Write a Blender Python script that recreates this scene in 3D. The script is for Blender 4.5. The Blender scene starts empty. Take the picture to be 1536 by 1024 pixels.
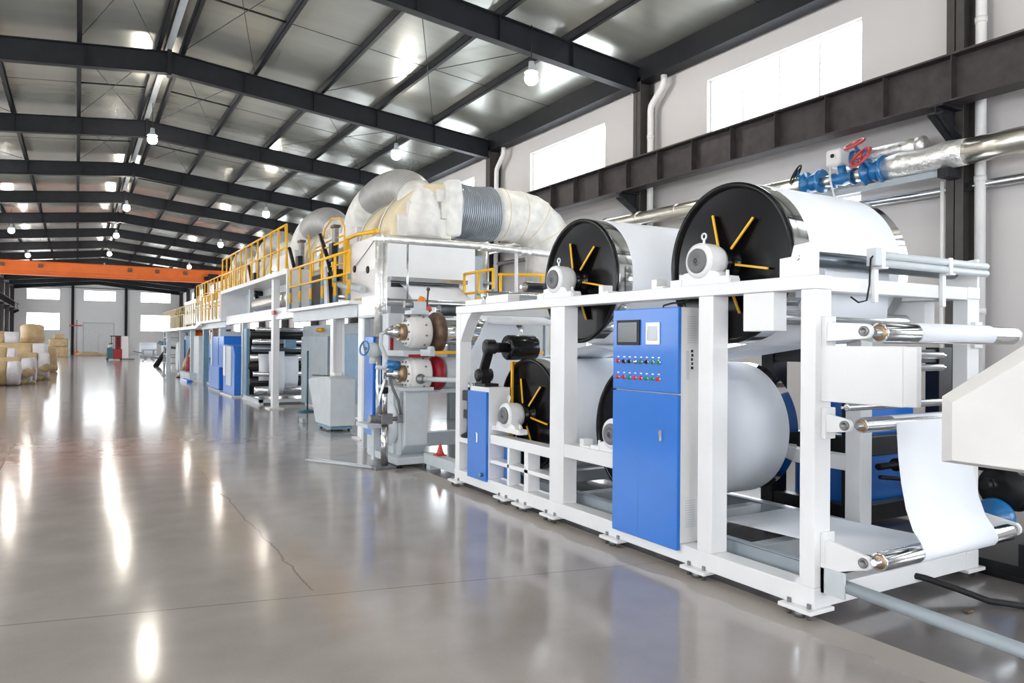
import bpy, math, random
from mathutils import Vector, Matrix
random.seed(7)
S = bpy.context.scene
COL = S.collection
PI = math.pi

# ------------------------------------------------------------------ materials
def mat(name, col, rough=0.5, metal=0.0, noise=0.0, nscale=6.0, bump=0.0, bscale=40.0, stretch=None,
        coat=0.0, spec=0.5, col2=None, rough2=None, emit=None, estr=0.0, wave=None, alpha=None, trans=0.0):
    m = bpy.data.materials.new(name); m.use_nodes = True
    nt = m.node_tree; b = nt.nodes['Principled BSDF']
    b.inputs['Base Color'].default_value = (*col, 1); b.inputs['Roughness'].default_value = rough
    b.inputs['Metallic'].default_value = metal; b.inputs['Coat Weight'].default_value = coat
    b.inputs['Coat Roughness'].default_value = 0.08
    b.inputs['Specular IOR Level'].default_value = spec
    b.inputs['Transmission Weight'].default_value = trans
    if alpha is not None: b.inputs['Alpha'].default_value = alpha
    if emit: b.inputs['Emission Color'].default_value = (*emit, 1); b.inputs['Emission Strength'].default_value = estr
    tc = nt.nodes.new('ShaderNodeTexCoord'); mp = nt.nodes.new('ShaderNodeMapping')
    nt.links.new(tc.outputs['Object'], mp.inputs[0])
    if stretch: mp.inputs['Scale'].default_value = stretch
    if noise or col2:
        n = nt.nodes.new('ShaderNodeTexNoise'); n.inputs['Scale'].default_value = nscale; n.inputs['Detail'].default_value = 6
        nt.links.new(mp.outputs[0], n.inputs['Vector'])
        r = nt.nodes.new('ShaderNodeValToRGB')
        c2 = col2 or tuple(c * (1 - noise) for c in col)
        r.color_ramp.elements[0].position = 0.35; r.color_ramp.elements[1].position = 0.65
        r.color_ramp.elements[0].color = (*c2, 1); r.color_ramp.elements[1].color = (*col, 1)
        nt.links.new(n.outputs['Fac'], r.inputs[0]); nt.links.new(r.outputs[0], b.inputs['Base Color'])
        if rough2 is not None:
            mr = nt.nodes.new('ShaderNodeMapRange'); mr.inputs['To Min'].default_value = rough; mr.inputs['To Max'].default_value = rough2
            nt.links.new(n.outputs['Fac'], mr.inputs[0]); nt.links.new(mr.outputs[0], b.inputs['Roughness'])
    if bump:
        n2 = nt.nodes.new('ShaderNodeTexNoise'); n2.inputs['Scale'].default_value = bscale; n2.inputs['Detail'].default_value = 4
        nt.links.new(mp.outputs[0], n2.inputs['Vector'])
        bp = nt.nodes.new('ShaderNodeBump'); bp.inputs['Strength'].default_value = bump; bp.inputs['Distance'].default_value = 0.02
        nt.links.new(n2.outputs['Fac'], bp.inputs['Height']); nt.links.new(bp.outputs[0], b.inputs['Normal'])
    return m

M = {}
M['white'] = mat('white enamel', (.80, .80, .81), .34, noise=.05, nscale=3, coat=.2)
M['white2'] = mat('off white enamel', (.76, .74, .72), .42, noise=.06, nscale=4)
M['lgrey'] = mat('light grey enamel', (.56, .60, .63), .42, noise=.08, nscale=4)
M['grey'] = mat('grey enamel', (.36, .41, .45), .45, noise=.12, nscale=5)
M['bgrey'] = mat('blue grey enamel', (.17, .30, .42), .42, noise=.15, nscale=4)
M['blue'] = mat('blue enamel', (.012, .165, .62), .33, noise=.06, nscale=3, coat=.25)
M['dblue'] = mat('valve blue', (.008, .15, .40), .3, coat=.4)
M['black'] = mat('gloss black', (.006, .006, .007), .18, noise=.3, nscale=5, spec=.28)
M['mblack'] = mat('satin black', (.009, .0095, .011), .42, noise=.2, spec=.3)
M['yellow'] = mat('safety yellow', (.90, .47, .008), .36, noise=.06)
M['steel'] = mat('brushed steel', (.62, .63, .65), .24, 1.0, noise=.12, nscale=30, stretch=(1, 20, 20))
M['chrome'] = mat('chrome', (.80, .82, .84), .09, 1.0)
M['dsteel'] = mat('dark roller steel', (.16, .18, .21), .28, 1.0)
M['iron'] = mat('raw iron', (.30, .30, .31), .42, .8, noise=.3, nscale=12)
M['brass'] = mat('bronze bush', (.45, .32, .20), .4, .9, noise=.3, nscale=20)
M['rust'] = mat('rusty brown iron', (.19, .12, .085), .55, .4, noise=.5, nscale=9)
M['red'] = mat('red enamel', (.33, .008, .022), .36, noise=.15)
M['wred'] = mat('handwheel red', (.52, .05, .035), .4)
M['orange'] = mat('crane orange', (.80, .15, .006), .42, noise=.10, nscale=2)
M['beam'] = mat('charcoal steel paint', (.014, .015, .019), .5, noise=.25, nscale=3, spec=.25)
M['colm'] = mat('dark grey column paint', (.075, .068, .065), .5, noise=.25, nscale=3, spec=.3)
M['rail'] = mat('dark brown grey steel paint', (.052, .043, .045), .5, noise=.35, nscale=5, spec=.3)
M['paper'] = mat('white paper', (.82, .845, .90), .55, noise=.02, nscale=2)
M['kraft'] = mat('kraft paper', (.56, .40, .22), .6, noise=.22, nscale=3, bump=.6, bscale=5)
M['rollend'] = mat('paper roll end', (.72, .69, .72), .7, noise=.12, nscale=12)
M['foil'] = mat('crumpled foil', (.90, .89, .87), .38, .8, noise=.15, nscale=9, bump=.9, bscale=14)
M['clad'] = mat('smooth foil cladding', (.86, .82, .74), .28, 1.0, noise=.1, nscale=9, bump=.25, bscale=9)
M['cream'] = mat('cream insulation', (.80, .69, .47), .5, noise=.16, nscale=2.2, bump=.25, bscale=6)
M['insul'] = mat('white insulation cloth', (.83, .81, .77), .5, noise=.2, nscale=4, bump=1.0, bscale=7)
M['pyellow'] = mat('pale yellow paint', (.72, .55, .25), .4)
M['flex'] = mat('grey flexible duct', (.43, .42, .41), .38, .15, noise=.15, nscale=3)
M['flexs'] = mat('silver flexible duct', (.40, .44, .49), .34, .5, noise=.2, nscale=5)
M['plastic'] = mat('white plastic pipe', (.74, .73, .73), .4, noise=.06)
M['screen'] = mat('dark screen', (.012, .016, .02), .18)
M['rubber'] = mat('black rubber', (.012, .012, .013), .6)
M['hose'] = mat('orange hose', (.75, .22, .02), .45)
M['green'] = mat('green button', (.01, .25, .08), .3)
M['rbtn'] = mat('red button', (.65, .01, .01), .3)
M['teal'] = mat('dark teal paint', (.02, .12, .15), .4)
M['tan'] = mat('tan cardboard', (.46, .32, .18), .7, noise=.2, nscale=4)
M['wood'] = mat('pale wood', (.55, .42, .22), .7, noise=.2, nscale=8)
M['seal'] = mat('grey rubber seal', (.15, .155, .16), .5)
M['wall_end'] = mat('bright white end wall paint', (.88, .87, .87), .7, noise=.03, nscale=.35)  # wall white made lighter to stand in for strong light on the end wall
M['wall'] = mat('white plaster', (.62, .592, .588), .75, noise=.05, nscale=.35)
M['roof'] = mat('foil faced roof panel', (.47, .475, .43), .24, .6, noise=.16, nscale=.5, bump=.16, bscale=1.1, stretch=(.35, 2.6, 1))
M['pane'] = mat('daylit frosted glazing', (.9, .92, .95), .4, emit=(.86, .94, 1.0), estr=8.0)
M['pane_boosted'] = mat('daylit frosted glazing, sunny side', (.9, .92, .95), .4, emit=(.93, .97, 1.0), estr=11.0)  # same glazing, emission raised to brighten the machine frame and hall end
M['lamp'] = mat('lit lamp', (1, 1, 1), .5, emit=(1.0, .93, .82), estr=230.0)

def floor_material():
    m = bpy.data.materials.new('polished concrete'); m.use_nodes = True
    nt = m.node_tree; L = nt.links.new; b = nt.nodes['Principled BSDF']
    def node(t, **k):
        n = nt.nodes.new(t)
        for a, v in k.items(): setattr(n, a, v)
        return n
    def math_(op, a, bb=None, c=None):
        n = node('ShaderNodeMath', operation=op)
        for i, v in enumerate((a, bb, c)):
            if v is None: continue
            if isinstance(v, (int, float)): n.inputs[i].default_value = v
            else: L(v, n.inputs[i])
        return n.outputs[0]
    tc = node('ShaderNodeTexCoord'); sx = node('ShaderNodeSeparateXYZ'); L(tc.outputs['Object'], sx.inputs[0])
    X, Y = sx.outputs['X'], sx.outputs['Y']
    def noise(scale, detail=6, vec=None):
        n = node('ShaderNodeTexNoise'); n.inputs['Scale'].default_value = scale; n.inputs['Detail'].default_value = detail
        L(vec or tc.outputs['Object'], n.inputs['Vector']); return n.outputs['Fac']
    big, mid, fine = noise(.45), noise(2.3), noise(60, 3)
    r = node('ShaderNodeValToRGB'); e = r.color_ramp.elements
    e[0].position, e[1].position = .3, .72
    e[0].color = (.285, .25, .235, 1); e[1].color = (.45, .405, .385, 1)
    L(math_('ADD', math_('MULTIPLY', big, .55), math_('ADD', math_('MULTIPLY', mid, .33), math_('MULTIPLY', fine, .12))), r.inputs[0])
    col = r.outputs[0]
    def mix(fac, a, c):
        n = node('ShaderNodeMixRGB'); L(fac, n.inputs[0]); L(a, n.inputs[1]); n.inputs[2].default_value = (*c, 1); return n.outputs[0]
    def line(d, w): return math_('LESS_THAN', math_('ABSOLUTE', d), w)
    wob = math_('MULTIPLY', math_('SUBTRACT', noise(3.0, 3), .5), .10)
    # bare, unpolished strip along the machine feet and bare bays beyond the joint
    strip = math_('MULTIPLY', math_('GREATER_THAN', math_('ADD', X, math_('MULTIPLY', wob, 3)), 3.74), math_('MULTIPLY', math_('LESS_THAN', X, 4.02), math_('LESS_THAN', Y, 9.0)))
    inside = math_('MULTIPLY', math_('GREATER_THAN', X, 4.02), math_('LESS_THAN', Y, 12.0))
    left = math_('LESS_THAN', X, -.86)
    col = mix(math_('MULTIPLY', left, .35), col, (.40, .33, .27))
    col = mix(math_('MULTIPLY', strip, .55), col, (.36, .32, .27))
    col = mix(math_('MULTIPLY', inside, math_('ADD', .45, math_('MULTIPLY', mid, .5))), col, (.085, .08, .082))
    j = math_('MAXIMUM', line(math_('ADD', X, .86), .012), line(math_('ADD', math_('ADD', Y, math_('MULTIPLY', X, .21)), -5.28), .007))
    for k in range(1, 9):
        j = math_('MAXIMUM', j, line(math_('ADD', Y, -(5.3 + 7.1 * k + (8 if k > 1 else 0))), .012))
    crack = math_('MULTIPLY', line(math_('ADD', math_('ADD', X, math_('MULTIPLY', wob, 1.2)), -1.42), .009),
                  math_('MULTIPLY', math_('GREATER_THAN', Y, 5.1), math_('LESS_THAN', Y, 10.5)))
    j = math_('MAXIMUM', j, crack)
    col = mix(math_('MULTIPLY', j, .55), col, (.10, .09, .085))
    L(col, b.inputs['Base Color'])
    rg = math_('ADD', .085, math_('MULTIPLY', mid, .10))
    rg = math_('ADD', rg, math_('MULTIPLY', strip, .25))
    L(rg, b.inputs['Roughness'])
    b.inputs['Specular IOR Level'].default_value = .75
    bp = node('ShaderNodeBump'); bp.inputs['Strength'].default_value = .022; bp.inputs['Distance'].default_value = .02
    mpn = node('ShaderNodeMapping'); mpn.inputs['Scale'].default_value = (1.2, 3.5, 1); L(tc.outputs['Object'], mpn.inputs[0])
    L(noise(1.5, 4, mpn.outputs[0]), bp.inputs['Height']); L(bp.outputs[0], b.inputs['Normal'])
    return m
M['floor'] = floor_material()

# ------------------------------------------------------------------ mesh builder
class MB:
    def __init__(s): s.v = []; s.f = []; s.sm = []
    def add(s, vs, fs, smooth=False):
        o = len(s.v); s.v += [tuple(v) for v in vs]; s.f += [tuple(i + o for i in f) for f in fs]; s.sm += [smooth] * len(fs); return s
    def box(s, x0, x1, y0, y1, z0, z1):
        return s.hexa([(x0, y0, z0), (x1, y0, z0), (x1, y1, z0), (x0, y1, z0), (x0, y0, z1), (x1, y0, z1), (x1, y1, z1), (x0, y1, z1)])
    def hexa(s, p):
        return s.add(p, [(0, 3, 2, 1), (4, 5, 6, 7), (0, 1, 5, 4), (1, 2, 6, 5), (2, 3, 7, 6), (3, 0, 4, 7)])
    def prism(s, poly, ax, a, b):
        n = len(poly)
        def P(u, w, t): return {'x': (t, u, w), 'y': (u, t, w), 'z': (u, w, t)}[ax]
        vs = [P(u, w, a) for u, w in poly] + [P(u, w, b) for u, w in poly]
        fs = [tuple(range(n)), tuple(range(2 * n - 1, n - 1, -1))] + [(i, i + n, (i + 1) % n + n, (i + 1) % n) for i in range(n)]
        return s.add(vs, fs)
    def _frame(s, d):
        d = d.normalized(); a = Vector((0, 0, 1)) if abs(d.z) < .9 else Vector((1, 0, 0))
        u = d.cross(a).normalized(); return u, d.cross(u).normalized()
    def lathe(s, o, d, prof, n=32, smooth=True):
        o = Vector(o); d = Vector(d).normalized(); u, w = s._frame(d); vs = []; fs = []
        for r, t in prof:
            for i in range(n):
                a = 2 * PI * i / n; vs.append(o + d * t + (u * math.cos(a) + w * math.sin(a)) * r)
        k = len(prof)
        side = [(j * n + i, j * n + (i + 1) % n, (j + 1) * n + (i + 1) % n, (j + 1) * n + i) for j in range(k - 1) for i in range(n)]
        off = len(s.v); s.add(vs, side, smooth)
        if prof[0][0] > 1e-5: s.f.append(tuple(off + i for i in range(n - 1, -1, -1))); s.sm.append(False)
        if prof[-1][0] > 1e-5: s.f.append(tuple(off + (k - 1) * n + i for i in range(n))); s.sm.append(False)
        return s
    def cyl(s, p0, p1, r, r1=None, n=24):
        d = Vector(p1) - Vector(p0)
        return s.lathe(p0, d, [(r, 0), (r if r1 is None else r1, d.length)], n)
    def tube(s, pts, r, n=12, closed=False):
        P = [Vector(p) for p in pts]; k = len(P); vs = []; fs = []
        rr = r if isinstance(r, (list, tuple)) else [r] * k
        T = []
        for i in range(k):
            a = P[(i - 1) % k] if (i > 0 or closed) else P[i]; b = P[(i + 1) % k] if (i < k - 1 or closed) else P[i]
            T.append((b - a).normalized())
        u, w = s._frame(T[0])
        for i in range(k):
            if i:
                q = T[i - 1].rotation_difference(T[i]); u = q @ u; w = q @ w
            for j in range(n):
                a = 2 * PI * j / n; vs.append(P[i] + (u * math.cos(a) + w * math.sin(a)) * rr[i])
        m = k if closed else k - 1
        for i in range(m):
            for j in range(n):
                i2 = (i + 1) % k; fs.append((i * n + j, i * n + (j + 1) % n, i2 * n + (j + 1) % n, i2 * n + j))
        off = len(s.v); s.add(vs, fs, True)
        if not closed:
            s.f.append(tuple(off + j for j in range(n - 1, -1, -1))); s.sm.append(False)
            s.f.append(tuple(off + (k - 1) * n + j for j in range(n))); s.sm.append(False)
        return s
    def torus(s, c, d, R, r, n=28, m=10):
        c = Vector(c); u, w = s._frame(Vector(d))
        return s.tube([c + (u * math.cos(2 * PI * i / n) + w * math.sin(2 * PI * i / n)) * R for i in range(n)], r, m, True)
    def ball(s, c, rx, ry=None, rz=None, n=20, m=12):
        ry = ry or rx; rz = rz or rx; vs = []; fs = []
        for j in range(m + 1):
            t = PI * j / m
            for i in range(n):
                a = 2 * PI * i / n; vs.append((c[0] + rx * math.sin(t) * math.cos(a), c[1] + ry * math.sin(t) * math.sin(a), c[2] + rz * math.cos(t)))
        for j in range(m):
            for i in range(n): fs.append((j * n + i, (j + 1) * n + i, (j + 1) * n + (i + 1) % n, j * n + (i + 1) % n))
        return s.add(vs, fs, True)
    def strip(s, path, ax, a, b, t):
        """thin sheet: 2D path with thickness t, extruded along ax from a to b"""
        n = len(path); off = []
        for i in range(n):
            p = path[max(i - 1, 0)]; q = path[min(i + 1, n - 1)]
            dx, dy = q[0] - p[0], q[1] - p[1]; l = math.hypot(dx, dy) or 1
            off.append((path[i][0] - dy / l * t, path[i][1] + dx / l * t))
        def P(u, w, k): return {'x': (k, u, w), 'y': (u, k, w), 'z': (u, w, k)}[ax]
        vs = [P(*p, a) for p in path] + [P(*p, b) for p in path] + [P(*p, a) for p in off] + [P(*p, b) for p in off]
        fs = []
        for i in range(n - 1):
            fs += [(i, i + 1, n + i + 1, n + i), (2 * n + i, 3 * n + i, 3 * n + i + 1, 2 * n + i + 1),
                   (i, 2 * n + i, 2 * n + i + 1, i + 1), (n + i, n + i + 1, 3 * n + i + 1, 3 * n + i)]
        fs += [(0, n, 3 * n, 2 * n), (n - 1, 3 * n - 1, 4 * n - 1, 2 * n - 1)]
        return s.add(vs, fs, True)

ORG = {}
def build(name, mb, m, parent=None, bevel=0.0, loc=None, kind=None, label=None, seg=2):
    xs = [v[0] for v in mb.v]; ys = [v[1] for v in mb.v]; zs = [v[2] for v in mb.v]
    if parent is not None: o0 = ORG[parent]
    else: o0 = Vector(loc) if loc else Vector(((min(xs) + max(xs)) / 2, (min(ys) + max(ys)) / 2, min(zs)))
    me = bpy.data.meshes.new(name)
    me.from_pydata([(v[0] - o0.x, v[1] - o0.y, v[2] - o0.z) for v in mb.v], [], mb.f)
    me.polygons.foreach_set('use_smooth', mb.sm)
    me.materials.append(M[m]); me.update()
    import bmesh as _b
    bm = _b.new(); bm.from_mesh(me); _b.ops.recalc_face_normals(bm, faces=bm.faces); bm.to_mesh(me); bm.free()
    ob = bpy.data.objects.new(name, me); COL.objects.link(ob)
    if parent is not None: ob.parent = parent
    else: ob.location = o0
    ORG[ob] = o0
    if bevel:
        md = ob.modifiers.new('edge', 'BEVEL'); md.width = bevel; md.segments = seg; md.limit_method = 'ANGLE'; md.angle_limit = .7
    if kind: ob['kind'] = kind
    if label: ob['label'] = label
    return ob
def thing(name, loc, label, cat, group=None):
    o = bpy.data.objects.new(name, None); COL.objects.link(o); o.location = loc; o.empty_display_size = .1
    ORG[o] = Vector(loc); tag(o, label, cat, group); return o
def tag(o, label, cat, group=None):
    o['label'] = label; o['category'] = cat
    if group: o['group'] = group
    return o
def struct(name, mb, m, **k): return build(name, mb, m, kind='structure', **k)
def kids(o): return [c for c in bpy.data.objects if c.parent is o]
CH = {}
def children(o):
    if o not in CH: CH[o] = kids(o)
    return CH[o]
def dup(o, dx=0, dy=0, dz=0, label=None, group=None, rotz=0):
    r = o.copy(); COL.objects.link(r)
    r.location = o.location + Vector((dx, dy, dz)); r.rotation_euler = (0, 0, rotz)
    if label: r['label'] = label
    if group: r['group'] = group
    for c in children(o):
        c2 = c.copy(); COL.objects.link(c2); c2.parent = r
        for g in children(c):
            g2 = g.copy(); COL.objects.link(g2); g2.parent = c2
    return r
def arc(cx, cy, r, a0, a1, n):
    return [(cx + r * math.cos(a0 + (a1 - a0) * i / n), cy + r * math.sin(a0 + (a1 - a0) * i / n)) for i in range(n + 1)]

# ------------------------------------------------------------------ camera
cd = bpy.data.cameras.new('camera'); cam = bpy.data.objects.new('camera', cd); COL.objects.link(cam)
yaw, roll, pitch = math.radians(30.33), .0078, .0036
fw = Vector((math.sin(yaw), math.cos(yaw), 0)); r0 = Vector((math.cos(yaw), -math.sin(yaw), 0)); u0 = Vector((0, 0, 1))
f2 = fw * math.cos(pitch) + u0 * math.sin(pitch); u1 = u0 * math.cos(pitch) - fw * math.sin(pitch)
R = r0 * math.cos(roll) + u1 * math.sin(roll); U = u1 * math.cos(roll) - r0 * math.sin(roll)
cam.matrix_world = Matrix(((R.x, U.x, -f2.x, 0), (R.y, U.y, -f2.y, 0), (R.z, U.z, -f2.z, 1.7), (0, 0, 0, 1)))
cd.sensor_width = 36; cd.lens = 1116 / 1536 * 36; cd.clip_end = 500; cd.clip_start = .05
S.camera = cam

# ------------------------------------------------------------------ building shell
XL, XR, YB, YE, XM = -6.9, 12.0, -8.6, 107.0, 2.03
def zr(x, z0=9.48): return z0 - .1 * abs(x - XM)
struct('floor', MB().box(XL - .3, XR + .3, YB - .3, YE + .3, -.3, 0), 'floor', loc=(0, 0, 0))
def roof(x0, x1):
    a, b = zr(x0), zr(x1)
    return MB().hexa([(x0, YB, a), (x1, YB, b), (x1, YE, b), (x0, YE, a), (x0, YB, a + .15), (x1, YB, b + .15), (x1, YE, b + .15), (x0, YE, a + .15)])
struct('ceiling', roof(XM, XR + .2), 'roof', loc=(XM, 0, 8.5))
struct('ceiling', roof(XL - .2, XM), 'roof', loc=(XM, 0, 8.5))
BAYS = [-1.1, 6.4, 13.9, 21.4] + [21.4 + 7.05 * k for k in range(1, 13)]

def wall_with_holes(name, fixed, thick, a0, a1, z1, holes, axis, m='wall'):
    """wall in plane axis=fixed; holes are (a0,a1,z0,z1)"""
    A = sorted({a0, a1, *[h[0] for h in holes], *[h[1] for h in holes]})
    Z = sorted({0, z1, *[h[2] for h in holes], *[h[3] for h in holes]})
    mb = MB()
    for i in range(len(A) - 1):
        j = 0
        while j < len(Z) - 1:
            am = (A[i] + A[i + 1]) / 2
            def inh(k): return any(h[0] < am < h[1] and h[2] < (Z[k] + Z[k + 1]) / 2 < h[3] for h in holes)
            if inh(j): j += 1; continue
            k = j
            while k + 1 < len(Z) - 1 and not inh(k + 1): k += 1
            lo, hi = sorted((fixed, fixed + thick))
            if axis == 'x': mb.box(lo, hi, A[i], A[i + 1], Z[j], Z[k + 1])
            else: mb.box(A[i], A[i + 1], lo, hi, Z[j], Z[k + 1])
            j = k + 1
    return struct(name, mb, m)
winR = []; winL = []
cen = [-5.2, 2.65, 10.16, 17.6, 25.1] + [32.1 + 7.05 * k for k in range(10)]
for c in cen:
    for z0, z1 in ((5.75, 7.57), (1.6, 4.46)): winR.append((c - 1.88, c + 1.88, z0, z1))
cenL = cen
for c in cenL:
    for z0, z1 in ((5.75, 7.57), (1.6, 4.46)): winL.append((c - 1.88, c + 1.88, z0, z1))
wall_with_holes('wall_right', XR, .3, YB, YE, 8.62, winR, 'x')
wall_with_holes('wall_left', XL, -.3, YB, YE, 8.62, winL, 'x')
ENDW = [(-5.26, -1.82, 6.72, 8.0), (.73, 4.26, 6.72, 8.0), (7.06, 10.61, 6.72, 8.0), (-5.26, -1.82, 3.0, 5.1), (7.09, 10.62, 3.0, 5.1)]
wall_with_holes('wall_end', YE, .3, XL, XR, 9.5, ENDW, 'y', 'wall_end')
wall_with_holes('wall_back', YB, -.3, XL, XR, 9.5, [(-5.5, .5, 1.0, 5.0), (3.5, 9.5, 1.0, 5.0)], 'y')
nwin = [0]
def window(axis, fixed, a0, a1, z0, z1, divs, inward, pm='pane'):
    nwin[0] += 1
    t = thing('window_%d' % nwin[0], (fixed, (a0 + a1) / 2, z0) if axis == 'x' else ((a0 + a1) / 2, fixed, z0), 'bright daylit window', 'window')
    del t['category'], t['label']; t['kind'] = 'structure'
    fr = MB(); w = .045; d0, d1 = fixed + .10 * inward, fixed + .16 * inward
    lo, hi = min(d0, d1), max(d0, d1)
    def bx(mb, p0, p1, q0, q1, l=lo, h=hi):
        if axis == 'x': mb.box(l, h, p0, p1, q0, q1)
        else: mb.box(p0, p1, l, h, q0, q1)
    bx(fr, a0, a1, z0, z0 + w); bx(fr, a0, a1, z1 - w, z1); bx(fr, a0, a0 + w, z0 + w, z1 - w); bx(fr, a1 - w, a1, z0 + w, z1 - w)
    for i in range(1, divs):
        c = a0 + (a1 - a0) * i / divs; bx(fr, c - w * .4, c + w * .4, z0 + w, z1 - w)
    build('frame', fr, 'white', t)
    p = MB(); m0 = (lo + hi) / 2; bx(p, a0 + .02, a1 - .02, z0 + .02, z1 - .02, m0 - .006, m0 + .006)
    build('pane', p, pm, t)
for h in winR: window('x', XR, *h, 4, 1)
for h in winL: window('x', XL, *h, 4, -1, 'pane_boosted')
for h in ENDW: window('y', YE, *h, 3, 1, 'pane_boosted')
for h in [(-5.5, .5, 1.0, 5.0), (3.5, 9.5, 1.0, 5.0)]: window('y', YB, *h, 4, -1, 'pane_boosted')  # unseen back windows, added to throw light from behind the camera

# gate in the end wall
d = thing('door_1', (2.4, YE, 0), 'wide white door', 'door'); del d['category'], d['label']; d['kind'] = 'structure'
build('leaf', MB().box(.75, 2.36, YE - .06, YE - .005, .02, 3.9), 'white', d, .01)
build('leaf', MB().box(2.39, 4.0, YE - .06, YE - .005, .02, 3.9), 'white', d, .01)
build('frame', MB().box(.65, .75, YE - .09, YE - .002, 0, 4.0).box(4.0, 4.1, YE - .09, YE - .002, 0, 4.0).box(.75, 4.0, YE - .09, YE - .002, 3.9, 4.0), 'lgrey', d)

# rafters: tapered I beams meeting in a bolted knuckle under the ridge
def rafter_mesh(y):
    mb = MB(); D = .57
    for sgn, xe in ((1, XR - .42), (-1, XL + .42)):
        zt0, zt1 = zr(XM, 9.28), zr(xe, 9.28)
        a, b = sorted((XM, xe)); za, zb = (zt0, zt1) if sgn > 0 else (zt1, zt0)
        def slab(dz0, dz1, hw):
            mb.hexa([(a, y - hw, za + dz0), (b, y - hw, zb + dz0), (b, y + hw, zb + dz0), (a, y + hw, za + dz0),
                     (a, y - hw, za + dz1), (b, y - hw, zb + dz1), (b, y + hw, zb + dz1), (a, y + hw, za + dz1)])
        slab(-D + .015, -.015, .012); slab(-.02, 0, .11); slab(-D, -D + .02, .11)
        for q in (1.9, 3.8, 5.7, 7.6):
            x = XM + sgn * q; z = zr(x, 9.28); mb.box(x - .008, x + .008, y - .105, y + .105, z - D + .02, z - .02)
    mb.box(XM - .05, XM + .05, y - .13, y + .13, 9.28 - D - .06, 9.28 + .04)
    return mb
rf = struct('rafter', rafter_mesh(BAYS[0]), 'beam', loc=(XM, BAYS[0], 8.7))
for y in BAYS[1:]: dup(rf, dy=y - BAYS[0])
# purlins run the whole hall, one continuous line per row
def purlin(x, w=.10):
    zt = zr(x, 9.28)
    mb = MB().box(x - .006, x + .006, YB, YE, zt, zt + .19).box(x - .006, x + w, YB, YE, zt + .18, zt + .19).box(x - .006, x + w, YB, YE, zt, zt + .01)
    mb.box(x + w - .006, x + w, YB, YE, zt, zt + .03)
    return struct('purlin', mb, 'beam')
for x in (1.72, 2.30, 4.15, 6.0, 7.75, 9.5, -.05, -1.85, -3.6, -5.4): purlin(x)
struct('trim_1', MB().box(1.94, 2.10, YB, YE, 9.36, 9.42), 'lgrey')
# knee braces rafter -> purlin
def flybrace(x, y):
    z = zr(x, 9.28)
    return MB().tube([(x + .02, y + .08, z - .52), (x + .02, y + .52, z + .02)], .018, 6)
kb = struct('flange_brace', flybrace(9.5, BAYS[2]), 'beam', loc=(9.5, BAYS[2], 8))
for i, y in enumerate(BAYS[1:9]):
    for x in (4.15, 7.75, 9.5, -1.85, -5.4):
        if (x, y) != (9.5, BAYS[2]): dup(kb, x - 9.5, y - BAYS[2], zr(x) - zr(9.5))
# thin sag rods between purlins and the crossed wind bracing
sag = None
def rod(p, q, r=.012): return MB().tube([p, q], r, 6)
P = [1.72, -.05, -1.85, -3.6, -5.4, -6.6]; Q = [2.30, 4.15, 6.0, 7.75, 9.5, 11.5]
for i in range(len(BAYS) - 1):
    ym = (BAYS[i] + BAYS[i + 1]) / 2
    if i > 9: break
    for row in (P, Q):
        xa, xb = row[0], row[1]
        struct('sag_strut', MB().tube([(xa, ym, zr(xa) - .1), (xb, ym, zr(xb) - .1)], .025, 8), 'beam')
        xc = row[-1]
        struct('sag_rod', rod((xb, ym, zr(xb) - .1), (xc, ym, zr(xc) - .1), .007), 'beam')
    if i in (2, 3, 4, 6):
        for row in (P, Q):
            for k in (0, 2):
                xa, xb = row[k], row[k + 1 if k == 0 else k + 2]
                struct('wind_brace', rod((xa, BAYS[i] + .2, zr(xa) - .19), (xb, BAYS[i + 1] - .2, zr(xb) - .19), .009), 'beam')
                struct('wind_brace', rod((xb, BAYS[i] + .2, zr(xb) - .19), (xa, BAYS[i + 1] - .2, zr(xa) - .19), .009), 'beam')
# eave beams
for x0, x1 in ((11.55, 11.9), (XL + .1, XL + .45)):
    struct('eave_beam', MB().box(x0, x1, YB, YE, 8.48, 8.5).box((x0 + x1) / 2 - .015, (x0 + x1) / 2 + .015, YB, YE, 8.02, 8.48).box(x0, x1, YB, YE, 8.0, 8.02)
           .box(x0, x0 + .02, YB, YE, 8.02, 8.48), 'beam')
# columns
def colm(x0, x1, y):
    mb = MB(); mb.box(x0, x0 + .016, y - .13, y + .13, 0, 8.1).box(x1 - .016, x1, y - .13, y + .13, 0, 8.1).box(x0, x1, y - .008, y + .008, 0, 8.1)
    mb.box(x0 - .05, x1 + .02, y - .17, y + .17, 0, .03)
    return mb
cR = struct('column', colm(11.55, 11.96, BAYS[0]), 'colm'); cL = struct('column', colm(XL + .04, XL + .45, BAYS[0]), 'colm')
for y in BAYS[1:]: dup(cR, dy=y - BAYS[0]); dup(cL, dy=y - BAYS[0])
for x in (-.46, 5.41):
    struct('column', MB().box(x - .15, x + .15, YE - .3, YE - .01, 0, zr(x) - .1), 'beam')
struct('trim_2', MB().box(XL, XM, YE - .25, YE - .02, 8.25, 8.3).box(XM, XR, YE - .25, YE - .02, 8.25, 8.3), 'beam')

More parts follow.
